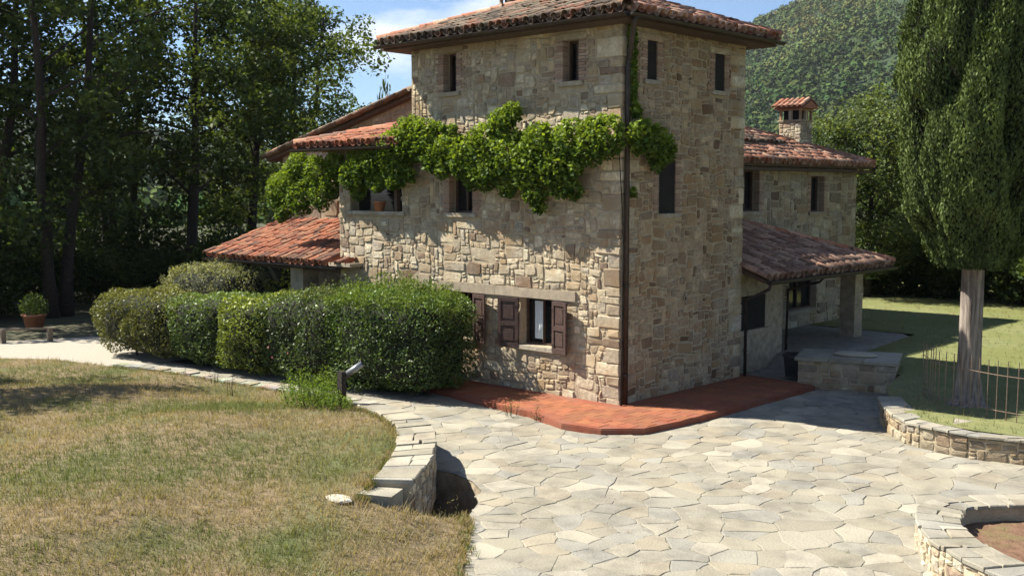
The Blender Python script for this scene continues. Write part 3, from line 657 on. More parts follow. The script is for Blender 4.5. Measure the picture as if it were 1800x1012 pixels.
# chimneys
def chimney(c, w_, z0, z1, ang, capz, nm='chimney', bricky=False):
    Mx = Matrix.Translation((c[0], c[1], 0)) @ Matrix.Rotation(ang, 4, 'Z'); h = w_ / 2
    b = MB(); b.box(-h, h, -h, h, z0, z1, M=Mx); ch = b.build(nm, M['mortar'], house)
    sb = MB()
    for a in range(4):
        Rz = Matrix.Rotation(a * pi / 2, 4, 'Z')
        for (u0, u1, v0, v1) in pack(w_, z1 - z0, .07, lambda u, v: False, (5, 5, 1, 0, 0)):
            V_, F_ = stone_geo(u0, u1, v0, v1, .005, rnd.uniform(.01, .025), .006)
            sb.add([Mx @ Rz @ Vector((-h + p[0], -h - p[2], z0 + p[1])) for p in V_], F_, (.36, .15, .1) if bricky else tuple(x * 1.1 for x in stone_col()))
    tag(sb.build('chimney_stonework', M['stone'], ch), kind='stuff')
    b = MB(); b.box(-h - .04, h + .04, -h - .04, h + .04, z1, z1 + .05, (.5, .42, .3), Mx)
    for sx in (-1, 1):
        for sy in (-1, 1): b.box(sx * h - .07 * (sx > 0), sx * h + .07 * (sx < 0), sy * h - .07 * (sy > 0), sy * h + .07 * (sy < 0), z1 + .05, z1 + capz, (.45, .3, .2), Mx)
    for sx, sy in ((0, 1), (1, 0), (0, -1), (-1, 0)): b.box(sx * (h - .04) - .05, sx * (h - .04) + .05, sy * (h - .04) - .05, sy * (h - .04) + .05, z1 + .05, z1 + capz, (.6, .52, .4), Mx)
    b.box(-h - .03, h + .03, -h - .03, h + .03, z1 + capz, z1 + capz + .05, (.5, .36, .25), Mx)
    b.build('chimney_hood', M['stone'], ch)
    b = MB(); b.box(-h + .1, h - .1, -h + .1, h - .1, z1 + .051, z1 + capz - .005, M=Mx); b.build('flue', M['dark'], ch)
    e = h + .16; zc = z1 + capz + .06; b = MB(); top = [Mx @ Vector(p) for p in ((-e, 0, zc + .26), (e, 0, zc + .26))]
    q = [Mx @ Vector(p) for p in ((-e, -e, zc), (e, -e, zc), (e, e, zc), (-e, e, zc))]
    b.add(q + top, [(0, 1, 5, 4), (2, 3, 4, 5), (1, 2, 5), (3, 0, 4), (3, 2, 1, 0)]); hood = b.build('chimney_cap', M['pot'], ch)
    for sgn in (-1, 1):
        slope_v = Vector((0, sgn * e, .26 * -1)).normalized()
        for i in range(int(2 * e / .19) + 1):
            for j in range(2):
                x = -e + .06 + i * .19; up = (Vector((0, -sgn, .26 / e))).normalized(); nn = Vector((0, sgn * .26 / e, 1)).normalized(); xx = up.cross(nn)
                ml = Matrix.Translation(Vector((x, sgn * e, zc)) + up * (j * .3 - .05) + nn * .05) @ Matrix((xx, up, nn)).transposed().to_4x4() @ Matrix.Scale(.86, 4)
                tile_pool.append((.0, hood, 'mix', 'cover', rnd.randrange(7), Mx @ ml))
    return ch
chimney((-4.15, 15.05), .78, 5.9, 6.92, R(0), .36)
chimney((-5.75, 3.05), .64, 8.6, 9.42, 0, .3, bricky=True)

tile_pool.sort(key=lambda t: -t[0]); restt = {}
for i, (sc, rf, pal, kind, q, Mx) in enumerate(tile_pool):
    b, me = TILES[pal, kind][q]
    if i < 300:
        o = bpy.data.objects.new('tile', me); col.objects.link(o); o.parent = rf; o.matrix_world = Mx
        o.matrix_basis = Mx
    else: restt.setdefault(rf.name, (rf, MB()))[1].add([Mx @ Vector(p) for p in b.v], b.f, b.c[0])
for n_, (rf, bb) in restt.items(): tag(bb.build('tiles', M['tile'], rf, True), kind='stuff')

# gutters and downpipes
def gutter(pts, r=.075):
    b = MB(); n = 7; d = [Vector(p) for p in pts]; E = (d[1] - d[0]).normalized(); S = E.cross(Vector((0, 0, 1))).normalized()
    for rr_, fl in ((r, 0), (r - .012, 1)):
        V_ = [p + S * (rr_ * cos(pi + pi * i / n)) + Vector((0, 0, rr_ * sin(pi + pi * i / n))) for p in d for i in range(n + 1)]
        b.add(V_, [(i, i + 1, n + 2 + i, n + 1 + i) for i in range(n)])
    for p in d: b.add([p + S * (r * cos(pi + pi * i / n)) + Vector((0, 0, r * sin(pi + pi * i / n))) for i in range(n + 1)], [tuple(range(n + 1))])
    return b.build('gutter', M['metal'], house, True)
gutter([(X0 - .02, Y0 - .085, EAVE - .045), (X1 + .05, Y0 - .085, EAVE - .045)]); gutter([(X1 + .085, Y0 - .03, EAVE - .046), (X1 + .085, Y1 + .05, EAVE - .046)])
gutter([(-10.6, -.69, 5.73), (-TW - .05, -.69, 5.73)]); gutter([(-15.5, -.44, 2.61), (-8.98, -.44, 2.61)]); gutter([(.74, 4.9, 2.47), (.74, 12.05, 2.47)])
def pipe(pts, r=.05):
    b = MB(); b.tube(pts, r, 8); p = b.build('downpipe', M['metal'], house, True)
    zs = [q[2] for q in pts]; x, y = pts[-1][:2]; z = min(zs) + .6
    while z < max(zs) - 1:
        b = MB(); b.tube([(x, y, z), (x, y, z + .04)], r + .012, 8); b.build('bracket', M['metal'], p); z += 1.9
pipe([(X1 + .085, Y0 + .2, EAVE - .08), (X1 + .02, Y0 + .2, EAVE - .22), (.13, .12, EAVE - .75), (.10, .10, EAVE - 1.0), (.10, .10, .14)], .055)
pipe([(.74, 4.98, 2.44), (.7, 4.98, 2.3), (.09, 4.95, 2.0), (.09, 4.95, .14)], .04)
pipe([(.74, 7.7, 2.44), (.6, 7.72, 2.3), (-.3, 7.72, 2.05), (-.33, 7.72, .02)], .035)

# ------------------------------------------------------------------ flagstones of the drive
def clip(poly, p, n):
    r = []
    for i in range(len(poly)):
        a, c = poly[i], poly[(i + 1) % len(poly)]; da = (a[0] - p[0]) * n[0] + (a[1] - p[1]) * n[1]; dc = (c[0] - p[0]) * n[0] + (c[1] - p[1]) * n[1]
        if da <= 0: r.append(a)
        if (da < 0 < dc) or (dc < 0 < da): t = da / (da - dc); r.append((a[0] + (c[0] - a[0]) * t, a[1] + (c[1] - a[1]) * t))
    return r
def voronoi(poly, sp, seed):
    g = random.Random(seed); xs = [p[0] for p in poly]; ys = [p[1] for p in poly]; S = {}
    nx = int((max(xs) - min(xs)) / sp) + 3; ny = int((max(ys) - min(ys)) / sp) + 3
    for i in range(-1, nx):
        for j in range(-1, ny):
            if g.random() < .24: continue
            S[i, j] = (min(xs) + (i + .5 * (j % 2) + g.uniform(-.42, .42)) * sp, min(ys) + (j + g.uniform(-.42, .42)) * sp)
    cells = []
    for (i, j), p in S.items():
        if not inside(p, poly): continue
        c = [(p[0] - 2 * sp, p[1] - 2 * sp), (p[0] + 2 * sp, p[1] - 2 * sp), (p[0] + 2 * sp, p[1] + 2 * sp), (p[0] - 2 * sp, p[1] + 2 * sp)]
        for a in range(-3, 4):
            for e in range(-3, 4):
                q = S.get((i + a, j + e))
                if (a or e) and q: c = clip(c, ((p[0] + q[0]) / 2, (p[1] + q[1]) / 2), (q[0] - p[0], q[1] - p[1]))
        if len(c) > 2: cells.append(c)
    return cells
FP = [(.225, .212, .178), (.235, .22, .18), (.215, .207, .18), (.228, .213, .172), (.25, .236, .198), (.205, .192, .158), (.235, .212, .168), (.215, .21, .19), (.285, .268, .225)]
FP = [(c[0] * .99, c[1] * .97, c[2] * .93) for c in FP]
def flags(poly, sp, seed):
    pool = []
    for c in voronoi(poly, sp, seed):
        cx = sum(p[0] for p in c) / len(c); cy = sum(p[1] for p in c) / len(c)
        if inside((cx, cy), PT) : continue
        A = abs(sum(c[i - 1][0] * c[i][1] - c[i][0] * c[i - 1][1] for i in range(len(c)))) / 2
        if A < .02: continue
        R_ = math.sqrt(A); g = rnd.uniform(.003, .009)
        o_ = []
        for i, p in enumerate(c):      # break up straight Voronoi edges
            q = c[(i + 1) % len(c)]; o_.append((p[0] + rnd.uniform(-.012, .012), p[1] + rnd.uniform(-.012, .012))); ln = math.hypot(q[0] - p[0], q[1] - p[1])
            if ln > .16: t = rnd.uniform(.3, .7); j_ = ln * .10; o_.append((p[0] + (q[0] - p[0]) * t + rnd.uniform(-j_, j_), p[1] + (q[1] - p[1]) * t + rnd.uniform(-j_, j_)))
        if not all(inside(p, poly) for p in o_): o_ = [p if inside(p, poly) else (cx + (p[0] - cx) * .45, cy + (p[1] - cy) * .45) for p in o_]
        sh = lambda p, k: (cx + (p[0] - cx) * k, cy + (p[1] - cy) * k)
        tx, ty = rnd.gauss(0, .005), rnd.gauss(0, .005); z = .010 + rnd.uniform(-.003, .003); m = len(o_)
        k1 = 1 - g / R_ * 1.6; k2 = k1 - .016 / R_
        V_ = [(*sh(p, k1), -.01) for p in o_] + [(*sh(p, k1), z - .006 + (p[0] - cx) * tx + (p[1] - cy) * ty) for p in o_] + [(*sh(p, k2), z + (p[0] - cx) * tx + (p[1] - cy) * ty) for p in o_]
        F_ = [tuple(range(2 * m, 3 * m))]
        for i in range(m): e = (i + 1) % m; F_ += [(i, e, m + e, m + i), (m + i, m + e, 2 * m + e, 2 * m + i)]
        kk = rnd.uniform(.92, 1.08); pc = rnd.choice(FP); dd = (CAMV - Vector((cx, cy, 0))); hidden_ = dd.length < 12.2 or cx < -4.2
        pool.append((A / dd.length_squared / dd.length * (.01 if hidden_ else 1), Vector((cx, cy, 0)), V_, F_, tuple(x * kk for x in pc)))
    V2 = []; C2 = []; g2 = np.random.default_rng(4)
    for _ in range(170):
        _s, c_, vv, _f, _c = pool[int(g2.integers(0, len(pool)))]; p = Vector(vv[int(g2.integers(0, len(vv) // 3))]); cc = np.array((.11, .13, .045)) * g2.uniform(.6, 1.5) if g2.uniform() < .6 else np.array((.26, .2, .11)) * g2.uniform(.6, 1.2)
        for _k in range(int(g2.integers(3, 9))):
            a = g2.uniform(0, 2 * pi); h = g2.uniform(.012, .05); q = Vector((p.x + g2.normal(0, .018), p.y + g2.normal(0, .018), .0)); sd_ = Vector((-sin(a), cos(a), 0)) * .005; V2 += [q - sd_, q + sd_, q + Vector((cos(a) * h, sin(a) * h, h))]; C2 += [cc] * 3
    tag(link_mesh('joint_weeds', np_mesh('joint_weeds', np.array([v[:] for v in V2]), np.arange(len(V2)).reshape(-1, 3), np.array(C2)), M['grass']), 'tiny weeds growing in the joints of the stone drive', 'weeds', kind='stuff')
    pool.sort(key=lambda q: -q[0]); st = MB()
    for i, (sc, c, V_, F_, cc) in enumerate(pool):
        if i < 300:
            bb = MB(); bb.add([Vector(p) - c for p in V_], F_, cc); o = bb.build('flagstone', M['flag'], drive); o.location = c
        else: st.add(V_, F_, cc)
    tag(st.build('flagstones', M['flag'], drive), kind='stuff')
flags(DRIVE, .40, 5)

# ------------------------------------------------------------------ low garden walls
def band_wall(name, inner, outer, z0, z1s, label, face_col=1., cap=.07, seed=1, both=False, cell=.085):
    """curved dry wall between two polylines, capped with slabs; stones on the outer face"""
    root = empty(name, (outer[0][0], outer[0][1], z0), label, 'wall')
    n = len(inner); b = MB()
    for i in range(n - 1):
        za, zb = z1s[i] - cap, z1s[i + 1] - cap
        p = [(*inner[i], z0), (*inner[i + 1], z0), (*outer[i + 1], z0), (*outer[i], z0), (*inner[i], za), (*inner[i + 1], zb), (*outer[i + 1], zb), (*outer[i], za)]
        f = [(4, 7, 6, 5), (3, 2, 6, 7), (1, 0, 4, 5)]
        if i == 0: f.append((0, 3, 7, 4))
        if i == n - 2: f.append((2, 1, 5, 6))
        b.add(p, f)
    body = b.build('wall_core', M['mortar'], root)
    def along(line, t):
        k = min(int(t), n - 2); f = t - k; return Vector((line[k][0] + (line[k + 1][0] - line[k][0]) * f, line[k][1] + (line[k + 1][1] - line[k][1]) * f, 0)), z1s[k] + (z1s[k + 1] - z1s[k]) * f
    # cap slabs, with dense curve sampling
    t = 0.
    while t < n - 1 - 1e-4:
        k = min(int(t), n - 2); seg = max(.2, math.dist(outer[k], outer[k + 1])); t2 = min(n - 1, t + rnd.uniform(.24, .55) / seg)
        if n - 1 - t2 < .12: t2 = n - 1
        if int(t2 - 1e-6) > k: t2 = k + 1.
        sp2 = rnd.uniform(.35, .65); split = rnd.random() < .5
        for (f0, f1) in (((-.06, sp2), (sp2, 1.08)) if split else ((-.06, 1.08),)):
            q = []
            for (tt, ff) in ((t, f0), (t2, f0), (t2, f1), (t, f1)):
                a, z = along(inner, tt); c, _ = along(outer, tt); p = a + (c - a) * ff; q.append(Vector((p.x, p.y, z)))
            ctr = sum(q, Vector()) / 4; q = [ctr + (p - ctr) * (1 - .009 / max(.12, (p - ctr).length)) + Vector((rnd.uniform(-.022, .022), rnd.uniform(-.022, .022), rnd.uniform(-.006, .006))) for p in q]
            dz = rnd.uniform(-.008, .01); q2 = [ctr + (p - ctr) * .95 for p in q]
            V_ = [p + Vector((0, 0, -cap)) for p in q] + [p + Vector((0, 0, dz - .012)) for p in q] + [p + Vector((0, 0, dz)) for p in q2]
            F_ = [(8, 9, 10, 11)] + [(i, (i + 1) % 4, 4 + (i + 1) % 4, 4 + i) for i in range(4)] + [(4 + i, 4 + (i + 1) % 4, 8 + (i + 1) % 4, 8 + i) for i in range(4)] + [(3, 2, 1, 0)]
            bb = MB(); cc = rnd.choice(FP); kk = rnd.uniform(.95, 1.25); bb.add([p - ctr for p in V_], F_, tuple(x * kk for x in cc))
            o = bb.build('cap_stone', M['flag'], root); o.location = ctr - root.location
            o.matrix_parent_inverse = Matrix.Identity(4)
        t = t2
    # face stones
    for line, sgn in ((outer, 1), (inner, -1)):
        if sgn < 0 and not both: continue
        for i in range(n - 1):
            a, c = Vector((*line[i], 0)), Vector((*line[i + 1], 0)); d = c - a; W = d.length; d.normalize(); nn = Vector((d.y, -d.x, 0))
            mid = (Vector((*inner[i], 0)) + Vector((*inner[i + 1], 0)) + Vector((*outer[i], 0)) + Vector((*outer[i + 1], 0))) / 4
            if nn.dot((a + c) / 2 - mid) < 0: nn = -nn
            H = min(z1s[i], z1s[i + 1]) - cap - z0
            if H < .09 or W < .09: continue
            for (u0, u1, v0, v1) in pack(W, H, min(cell, H, W), lambda u, v: False, (3, 6, 3, 0, 0)):
                V_, F_ = stone_geo(u0, u1, v0, v1, .01, rnd.uniform(.01, .035), .007)
                P = [a + d * p[0] + nn * p[2] + Vector((0, 0, z0 + p[1])) for p in V_]; ctr = sum(P, Vector()) / len(P)
                cc = stone_col(); bb = MB(); bb.add([p - ctr for p in P], F_, tuple(x * face_col for x in cc))
                o = bb.build('stone', M['stone'], root); o.location = ctr - root.location; o.matrix_parent_inverse = Matrix.Identity(4)
    return root
def densify(line, n):
    """Catmull-Rom resample"""
    P = [Vector((*p, 0)) if len(p) == 2 else Vector(p) for p in line]; out_ = []
    for i in range(len(P) - 1):
        p0, p1, p2, p3 = P[max(i - 1, 0)], P[i], P[i + 1], P[min(i + 2, len(P) - 1)]
        for k in range(n):
            t = k / n; out_.append(.5 * ((2 * p1) + (p2 - p0) * t + (2 * p0 - 5 * p1 + 4 * p2 - p3) * t * t + (3 * p1 - p0 - 3 * p2 + p3) * t ** 3))
    return out_ + [P[-1]]
def dz(line, z, n=2):
    q = densify([(a[0], a[1], c) for a, c in zip(line, z)], n); return [(p.x, p.y) for p in q], [p.z for p in q]
wl, wz = dz(WL, WZ); wd, _ = dz(WD, WZ)
gw = band_wall('retaining_wall', wl, wd, -.35, wz, 'curved stone retaining wall along the lawn with a pit beside it')
# lower end block of that wall
bb = MB(); Mx = Matrix.Translation((2.22, -8.36, .44)) @ Matrix.Rotation(R(-62), 4, 'Z'); bb.box(-.16, .30, -.26, .24, -.5, 0, (.27, .25, .2), Mx, .015); bb.build('end_block', M['flag'], gw)
RI = [(4.74, 3.2), (5.32, 2.38), (5.92, 2.02), (6.67, 1.9), (7.5, 1.98), (9.0, 2.3), (11, 2.9)]; RO = [(4.42, 2.95), (4.97, 2.02), (5.72, 1.22), (6.33, 1.0), (6.94, .94), (7.85, 1.05), (11.2, 1.95)]
ri, rz = dz(RI, [.47, .45, .43, .45, .44, .45, .45]); ro, _ = dz(RO, [.45] * 7)
band_wall('retaining_wall', ri, ro, -.02, rz, 'low curved dry stone wall below the cypress and iron fence', .66, cap=.045, cell=.062)
PO = [(11.5, -1.0), (10, -1.6), (8.95, -2.4), (8.39, -3.05), (8.12, -3.55), (8.1, -4.0), (8.32, -4.55), (8.75, -5.2), (9.3, -5.65), (10.0, -6.0), (11.0, -6.3)]
PI = [(11.7, -1.5), (10.2, -2.1), (9.2, -2.85), (8.75, -3.3), (8.58, -3.62), (8.62, -3.95), (8.78, -4.4), (9.13, -4.85), (9.6, -5.25), (10.2, -5.55), (11.1, -5.8)]
pi_, pz = dz(PI, [.45] * 11); po_, _ = dz(PO, [.45] * 11)
band_wall('planter_wall', pi_, po_, -.02, pz, 'pale rounded stone planter wall on the drive around bare brown soil', 1.1, cap=.05, cell=.066)
tag(cdt_sheet('soil', [(11.6, -1.4), (10.15, -2.0), (9.15, -2.75), (8.68, -3.2), (8.5, -3.6), (8.55, -3.98), (8.7, -4.4), (9.05, -4.9), (9.5, -5.3), (10.1, -5.6), (11, -5.9), (13, -4), (13, -2)], M['soil'], lambda x, y: .22 + .03 * nz(x * 2.5, y * 2.5), .22), kind='structure')

# kerb stones along the path by the hedge
kr = empty('path_kerb', (-9, -3.85, 0), 'row of pale kerb stones between the dry lawn and the hedge path', 'kerb')
kl = densify([(-4.95, -3.6), (-6.9, -3.68), (-8.8, -3.86), (-11.0, -4.08), (-13.1, -4.53)], 8)
for i in range(len(kl) - 1):
    a, c = kl[i], kl[i + 1]; d = c - a; Ln = d.length; ang = math.atan2(d.y, d.x); Mx = Matrix.Rotation(ang, 4, 'Z'); bb = MB(); h = rnd.uniform(.09, .13)
    bb.box(-Ln / 2 + .008, Ln / 2 - .008, -.16, .14, -.05, h, tuple(x * rnd.uniform(1.0, 1.3) for x in rnd.choice(FP)), Mx, .015)
    o = bb.build('kerb_stone', M['flag'], kr); o.matrix_parent_inverse = Matrix.Identity(4); o.location = (a + c) / 2 - kr.location

# stone bench block with slab, trough stone
be = empty('stone_plinth', (2.5, 6, 0), 'low stone plinth with a slab top between porch and lawn', 'plinth')
bang = math.atan2(.74, 2.07); Mb = Matrix.Translation((1.45, 5.02, 0)) @ Matrix.Rotation(bang, 4, 'Z')
b = MB(); b.box(.02, 2.2, .04, 1.5, -.02, .66, M=Mb); b.build('plinth_core', M['mortar'], be)
for (u0, u1, v0, v1) in pack(2.22, .66, .09, lambda u, v: False, (3, 6, 3, 0, 0)):
    V_, F_ = stone_geo(u0, u1, v0, v1, .01, rnd.uniform(.01, .03), .008); P = [Mb @ Vector((p[0], .04 - p[2], p[1])) for p in V_]; bb = MB(); bb.add(P, F_, tuple(x * .9 for x in stone_col())); bb.build('stone', M['stone'], be)
for i in range(3):
    b = MB(); b.box(-.05 + i * .77, .71 + i * .77, -.05, 1.56, .662, .735, rnd.choice(FP), Mb, .01); b.build('slab', M['flag'], be)
tr = MB(); Mt = Mb @ Matrix.Translation((1.25, .7, .736)) @ Matrix.Scale(.72, 4)
prof = [(.50, 0), (.58, .05), (.54, .10), (.40, .125), (.2, .13), (.0, .12)]
n = 14; V_ = []
for r_, z in prof: V_ += [Mt @ Vector((r_ * 1.25 * cos(2 * pi * i / n) * (1 + .06 * rnd.uniform(-1, 1)), r_ * .7 * sin(2 * pi * i / n), z)) for i in range(n)]
F_ = [(j * n + i, j * n + (i + 1) % n, (j + 1) * n + (i + 1) % n, (j + 1) * n + i) for j in range(len(prof) - 1) for i in range(n)] + [tuple(range(n - 1, -1, -1))]
tr.add(V_, F_, (.3, .27, .21)); tag(tr.build('rough_stone', M['flag']), 'rough rounded flat stone resting on the plinth', 'stone')
b = MB(); Mk = Matrix.Translation((1.0, 5.75, .02)) @ Matrix.Rotation(R(20), 4, 'Z')
bn = empty('waste_bin', (1.0, 5.75, .12), 'dark waste bin standing beside the stone plinth', 'bin')
b.add([Mk @ Vector(p) for p in ((-.19, -.19, .12), (.19, -.19, .12), (.19, .19, .12), (-.19, .19, .12), (-.24, -.24, .62), (.24, -.24, .62), (.24, .24, .62), (-.24, .24, .62))], [(3, 2, 1, 0), (0, 1, 5, 4), (1, 2, 6, 5), (2, 3, 7, 6), (3, 0, 4, 7), (4, 5, 6, 7)]); b.build('body', M['bin'], bn)
b = MB(); b.box(-.26, .26, -.26, .26, .622, .67, M=Mk); b.box(-.1, .1, -.28, -.26, .58, .63, M=Mk); b.build('lid', M['bin'], bn)

# ------------------------------------------------------------------ vegetation
def shell_points(fn, n, g):
    out_ = []
    while len(out_) < n:
        p = fn(g)
        if p is not None: out_.append(p)
    return np.array(out_)
def lump(p, s, a, seed=0.): return a * (noise.noise(Vector(p) * s + Vector((seed, seed, seed))) + .5 * noise.noise(Vector(p) * s * 2.3))

def box_shrub(name, c0, c1, wdt, h, n, size, A, B, label, cat, seed, m='gleaf', aspect=.5, round_=.35, lumpy=.22, z0=.0, up=.4, core=True, top=None, group=None):
    """clipped shrub: a rounded box along c0->c1"""
    g = np.random.default_rng(seed); c0, c1 = Vector((*c0, 0)), Vector((*c1, 0)); d = c1 - c0; Ln = d.length; d.normalize(); s = Vector((-d.y, d.x, 0)); mid = (c0 + c1) / 2
    root = empty(name, (mid.x, mid.y, 0), label, cat, group)
    hx, hy_, hz = Ln / 2, wdt / 2, (h - z0) / 2; U = g.normal(size=(n, 3)); U /= np.linalg.norm(U, axis=1)[:, None]
    e = 5.0; k = (np.abs(U) ** e).sum(1) ** (-1 / e); P = U * k[:, None]           # superellipsoid surface
    # even out by area: jitter along faces
    depth = 1 - np.abs(g.normal(0, .07, n)); P = P * depth[:, None]
    C = []; tone = []
    sc = np.array([hx, hy_, hz])
    for q in P:
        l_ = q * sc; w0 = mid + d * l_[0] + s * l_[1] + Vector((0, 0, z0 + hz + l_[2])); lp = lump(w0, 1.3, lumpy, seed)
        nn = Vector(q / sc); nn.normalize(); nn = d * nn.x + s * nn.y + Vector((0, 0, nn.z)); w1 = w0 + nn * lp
        C.append(w1); tone.append(.45 + lp / lumpy * .3 + .6 * max(0, q[2]) ** 2)  # leaf tone rises toward the top: sunlit hedge top put into the colour
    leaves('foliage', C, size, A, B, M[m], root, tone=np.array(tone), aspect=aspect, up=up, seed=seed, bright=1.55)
    if core:
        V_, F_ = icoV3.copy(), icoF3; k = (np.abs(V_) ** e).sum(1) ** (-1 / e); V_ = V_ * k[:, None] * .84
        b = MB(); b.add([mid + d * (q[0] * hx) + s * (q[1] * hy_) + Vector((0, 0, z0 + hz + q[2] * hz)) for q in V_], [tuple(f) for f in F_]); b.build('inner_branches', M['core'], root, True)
    b = MB()
    for i in range(5):
        a = mid + d * g.uniform(-hx * .6, hx * .6) + s * g.uniform(-hy_ * .3, hy_ * .3); b.tube([a, a + Vector((g.uniform(-.1, .1), g.uniform(-.1, .1), z0 + .5 + .2))], [.03, .015], 5)
    tag(b.build('stem', M['bark'], root), kind='stuff')
    return root
icoV3, icoF3 = ico(4)
HG = 'shrubs making up the long hedge'
G1, G2 = (.045, .052, .018), (.105, .115, .035)
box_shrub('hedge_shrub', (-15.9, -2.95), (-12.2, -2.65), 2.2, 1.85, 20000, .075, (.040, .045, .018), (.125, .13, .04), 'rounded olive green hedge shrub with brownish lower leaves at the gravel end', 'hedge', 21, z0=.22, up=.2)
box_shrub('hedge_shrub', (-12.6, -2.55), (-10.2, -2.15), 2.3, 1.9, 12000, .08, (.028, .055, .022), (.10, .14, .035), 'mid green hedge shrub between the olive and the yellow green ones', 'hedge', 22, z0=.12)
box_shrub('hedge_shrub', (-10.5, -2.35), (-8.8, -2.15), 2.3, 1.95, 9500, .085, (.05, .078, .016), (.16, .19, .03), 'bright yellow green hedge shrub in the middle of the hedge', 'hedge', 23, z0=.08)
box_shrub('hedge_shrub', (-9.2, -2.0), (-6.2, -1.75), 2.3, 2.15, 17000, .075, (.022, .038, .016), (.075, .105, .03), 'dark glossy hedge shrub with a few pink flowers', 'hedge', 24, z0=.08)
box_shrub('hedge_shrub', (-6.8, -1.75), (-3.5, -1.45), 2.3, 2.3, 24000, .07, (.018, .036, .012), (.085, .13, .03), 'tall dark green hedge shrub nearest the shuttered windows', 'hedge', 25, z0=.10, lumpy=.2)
# feathery shoots on top of it
def shoots(name, centres, n, size, A, B, label, cat, seed, m='leaf', aspect=.25, hgt=.5, group=None, stemr=.006):
    g = np.random.default_rng(seed); c0 = centres[0]; root = empty(name, (c0[0], c0[1], 0), label, cat, group); C = []; b = MB()
    for (x, y, z, r, h) in centres:
        for _ in range(int(26 * r / .4)):
            a = g.uniform(0, 2 * pi); q = r * math.sqrt(g.uniform()); p0 = Vector((x + q * cos(a), y + q * sin(a), z)); hh = h * g.uniform(.5, 1.1) * (1 - .4 * (q / r) ** 2)
            p1 = p0 + Vector((cos(a) * .25 * q + g.normal(0, .04), sin(a) * .25 * q + g.normal(0, .04), hh)); b.tube([p0, p1], [stemr, stemr * .4], 3, cap=False)
            for k in range(int(n)): t = g.uniform(.1, 1.02); w_ = .06 * (1.15 - t) + .02; C.append(p0.lerp(p1, t) + Vector(g.normal(0, w_, 3)))
    tag(b.build('stem', M['bark'], root), kind='stuff'); leaves('foliage', C, size, A, B, M[m], root, aspect=aspect, up=.1, drop=-.6, seed=seed); return root
shoots('upright_shrub', [(-7.2, -1.2, 2.0, .55, .55), (-6.3, -1.1, 2.05, .55, .6), (-5.5, -1.2, 2.1, .6, .65), (-4.7, -1.3, 2.1, .6, .6), (-4.0, -1.3, 2.05, .45, .5), (-4.3, -2.1, 2.05, .6, .4), (-5.3, -2.2, 2.05, .6, .38), (-6.2, -2.2, 2.0, .5, .33), (-3.7, -1.7, 1.9, .4, .45)], 36, .085, (.07, .115, .025), (.17, .23, .05), 'feathery light green shrub rising behind the dark hedge below the lintel', 'shrub', 31)
shoots('upright_shrub', [(-8.2, -1.4, 1.9, .6, .4), (-9.2, -1.5, 1.8, .6, .35), (-7.6, -2.0, 1.95, .5, .3)], 30, .08, (.08, .10, .04), (.18, .20, .08), 'pale grey green shoots behind the middle of the hedge', 'shrub', 32)
box_shrub('round_shrub', (-16.0, -.9), (-12.9, -.3), 2.0, 2.45, 15000, .07, (.085, .095, .055), (.20, .205, .12), 'silvery grey green rounded shrub behind the left end of the hedge', 'shrub', 33, m='leaf', lumpy=.25, aspect=.35)
shoots('feathery_shrub', [(-15.2, -.9, 2.1, .6, .45), (-14.3, -.7, 2.2, .7, .5), (-13.4, -.6, 2.15, .6, .4), (-15.9, -1.0, 1.8, .5, .4)], 26, .07, (.10, .11, .06), (.24, .25, .14), 'pale feathery shoots above the silvery shrub by the porch', 'shrub', 35)
box_shrub('round_shrub', (-17.5, 2.8), (-14.8, 3.4), 2.6, 3.0, 9000, .12, (.05, .08, .02), (.16, .20, .05), 'loose bright green shrub beyond the porch roof edge', 'shrub', 34, m='leaf', lumpy=.5)
g = np.random.default_rng(3)
for i in range(6):
    b = MB(); c = Vector((-8.9 + g.uniform(0, 1.6), -3.15 + g.uniform(-.05, .1), .35 + g.uniform(0, .75)))
    for k in range(5):
        a = 2 * pi * k / 5; b.add([c, c + Vector((.02 * cos(a - .5), -.012, .02 * sin(a - .5))), c + Vector((.035 * cos(a), -.02, .035 * sin(a))), c + Vector((.02 * cos(a + .5), -.012, .02 * sin(a + .5)))], [(0, 1, 2, 3)], (.5, .2, .19))
    o = b.build('flower', M['stone']); o.parent = bpy.data.objects['hedge_shrub.003']; o.matrix_parent_inverse = Matrix.Translation(o.parent.location).inverted()

# climbing vine on the walls
def vine(name, blobs, n, size, label, seed, stems):
    g = np.random.default_rng(seed); C = []; tn = []; root = empty(name, stems[0][0], label, 'vine'); tot = sum(b_[3] ** 2 for b_ in blobs)
    for (x, y, z, r, nx, ny) in blobs:
        m = int(n * r * r / tot)
        u = g.normal(size=(m, 3)); u /= np.linalg.norm(u, axis=1)[:, None]; q = r * g.uniform(.35, 1.08, (m, 1)) ** .6
        p = u * q; # flatten toward the wall
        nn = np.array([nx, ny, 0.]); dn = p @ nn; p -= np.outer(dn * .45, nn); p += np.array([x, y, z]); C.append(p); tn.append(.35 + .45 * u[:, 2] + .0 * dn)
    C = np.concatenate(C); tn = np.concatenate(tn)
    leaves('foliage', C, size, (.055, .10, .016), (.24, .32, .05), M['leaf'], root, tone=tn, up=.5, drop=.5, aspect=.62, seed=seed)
    for st in stems: b = MB(); b.tube(st, [.022 * (1 - .6 * i / (len(st) - 1)) for i in range(len(st))], 6); b.build('stem', M['bark'], root, True)
    return root
vb = []
for (px, pz, r) in [(-11.6, 4.9, .6), (-12.3, 4.6, .55), (-11.2, 4.5, .6), (-10.5, 5.1, .55), (-11.3, 5.3, .5), (-12.0, 4.2, .42), (-10.3, 4.55, .5), (-12.2, 3.95, .25), (-9.8, 4.9, .5)]: vb.append((px, .1, pz, r, 0, -1))
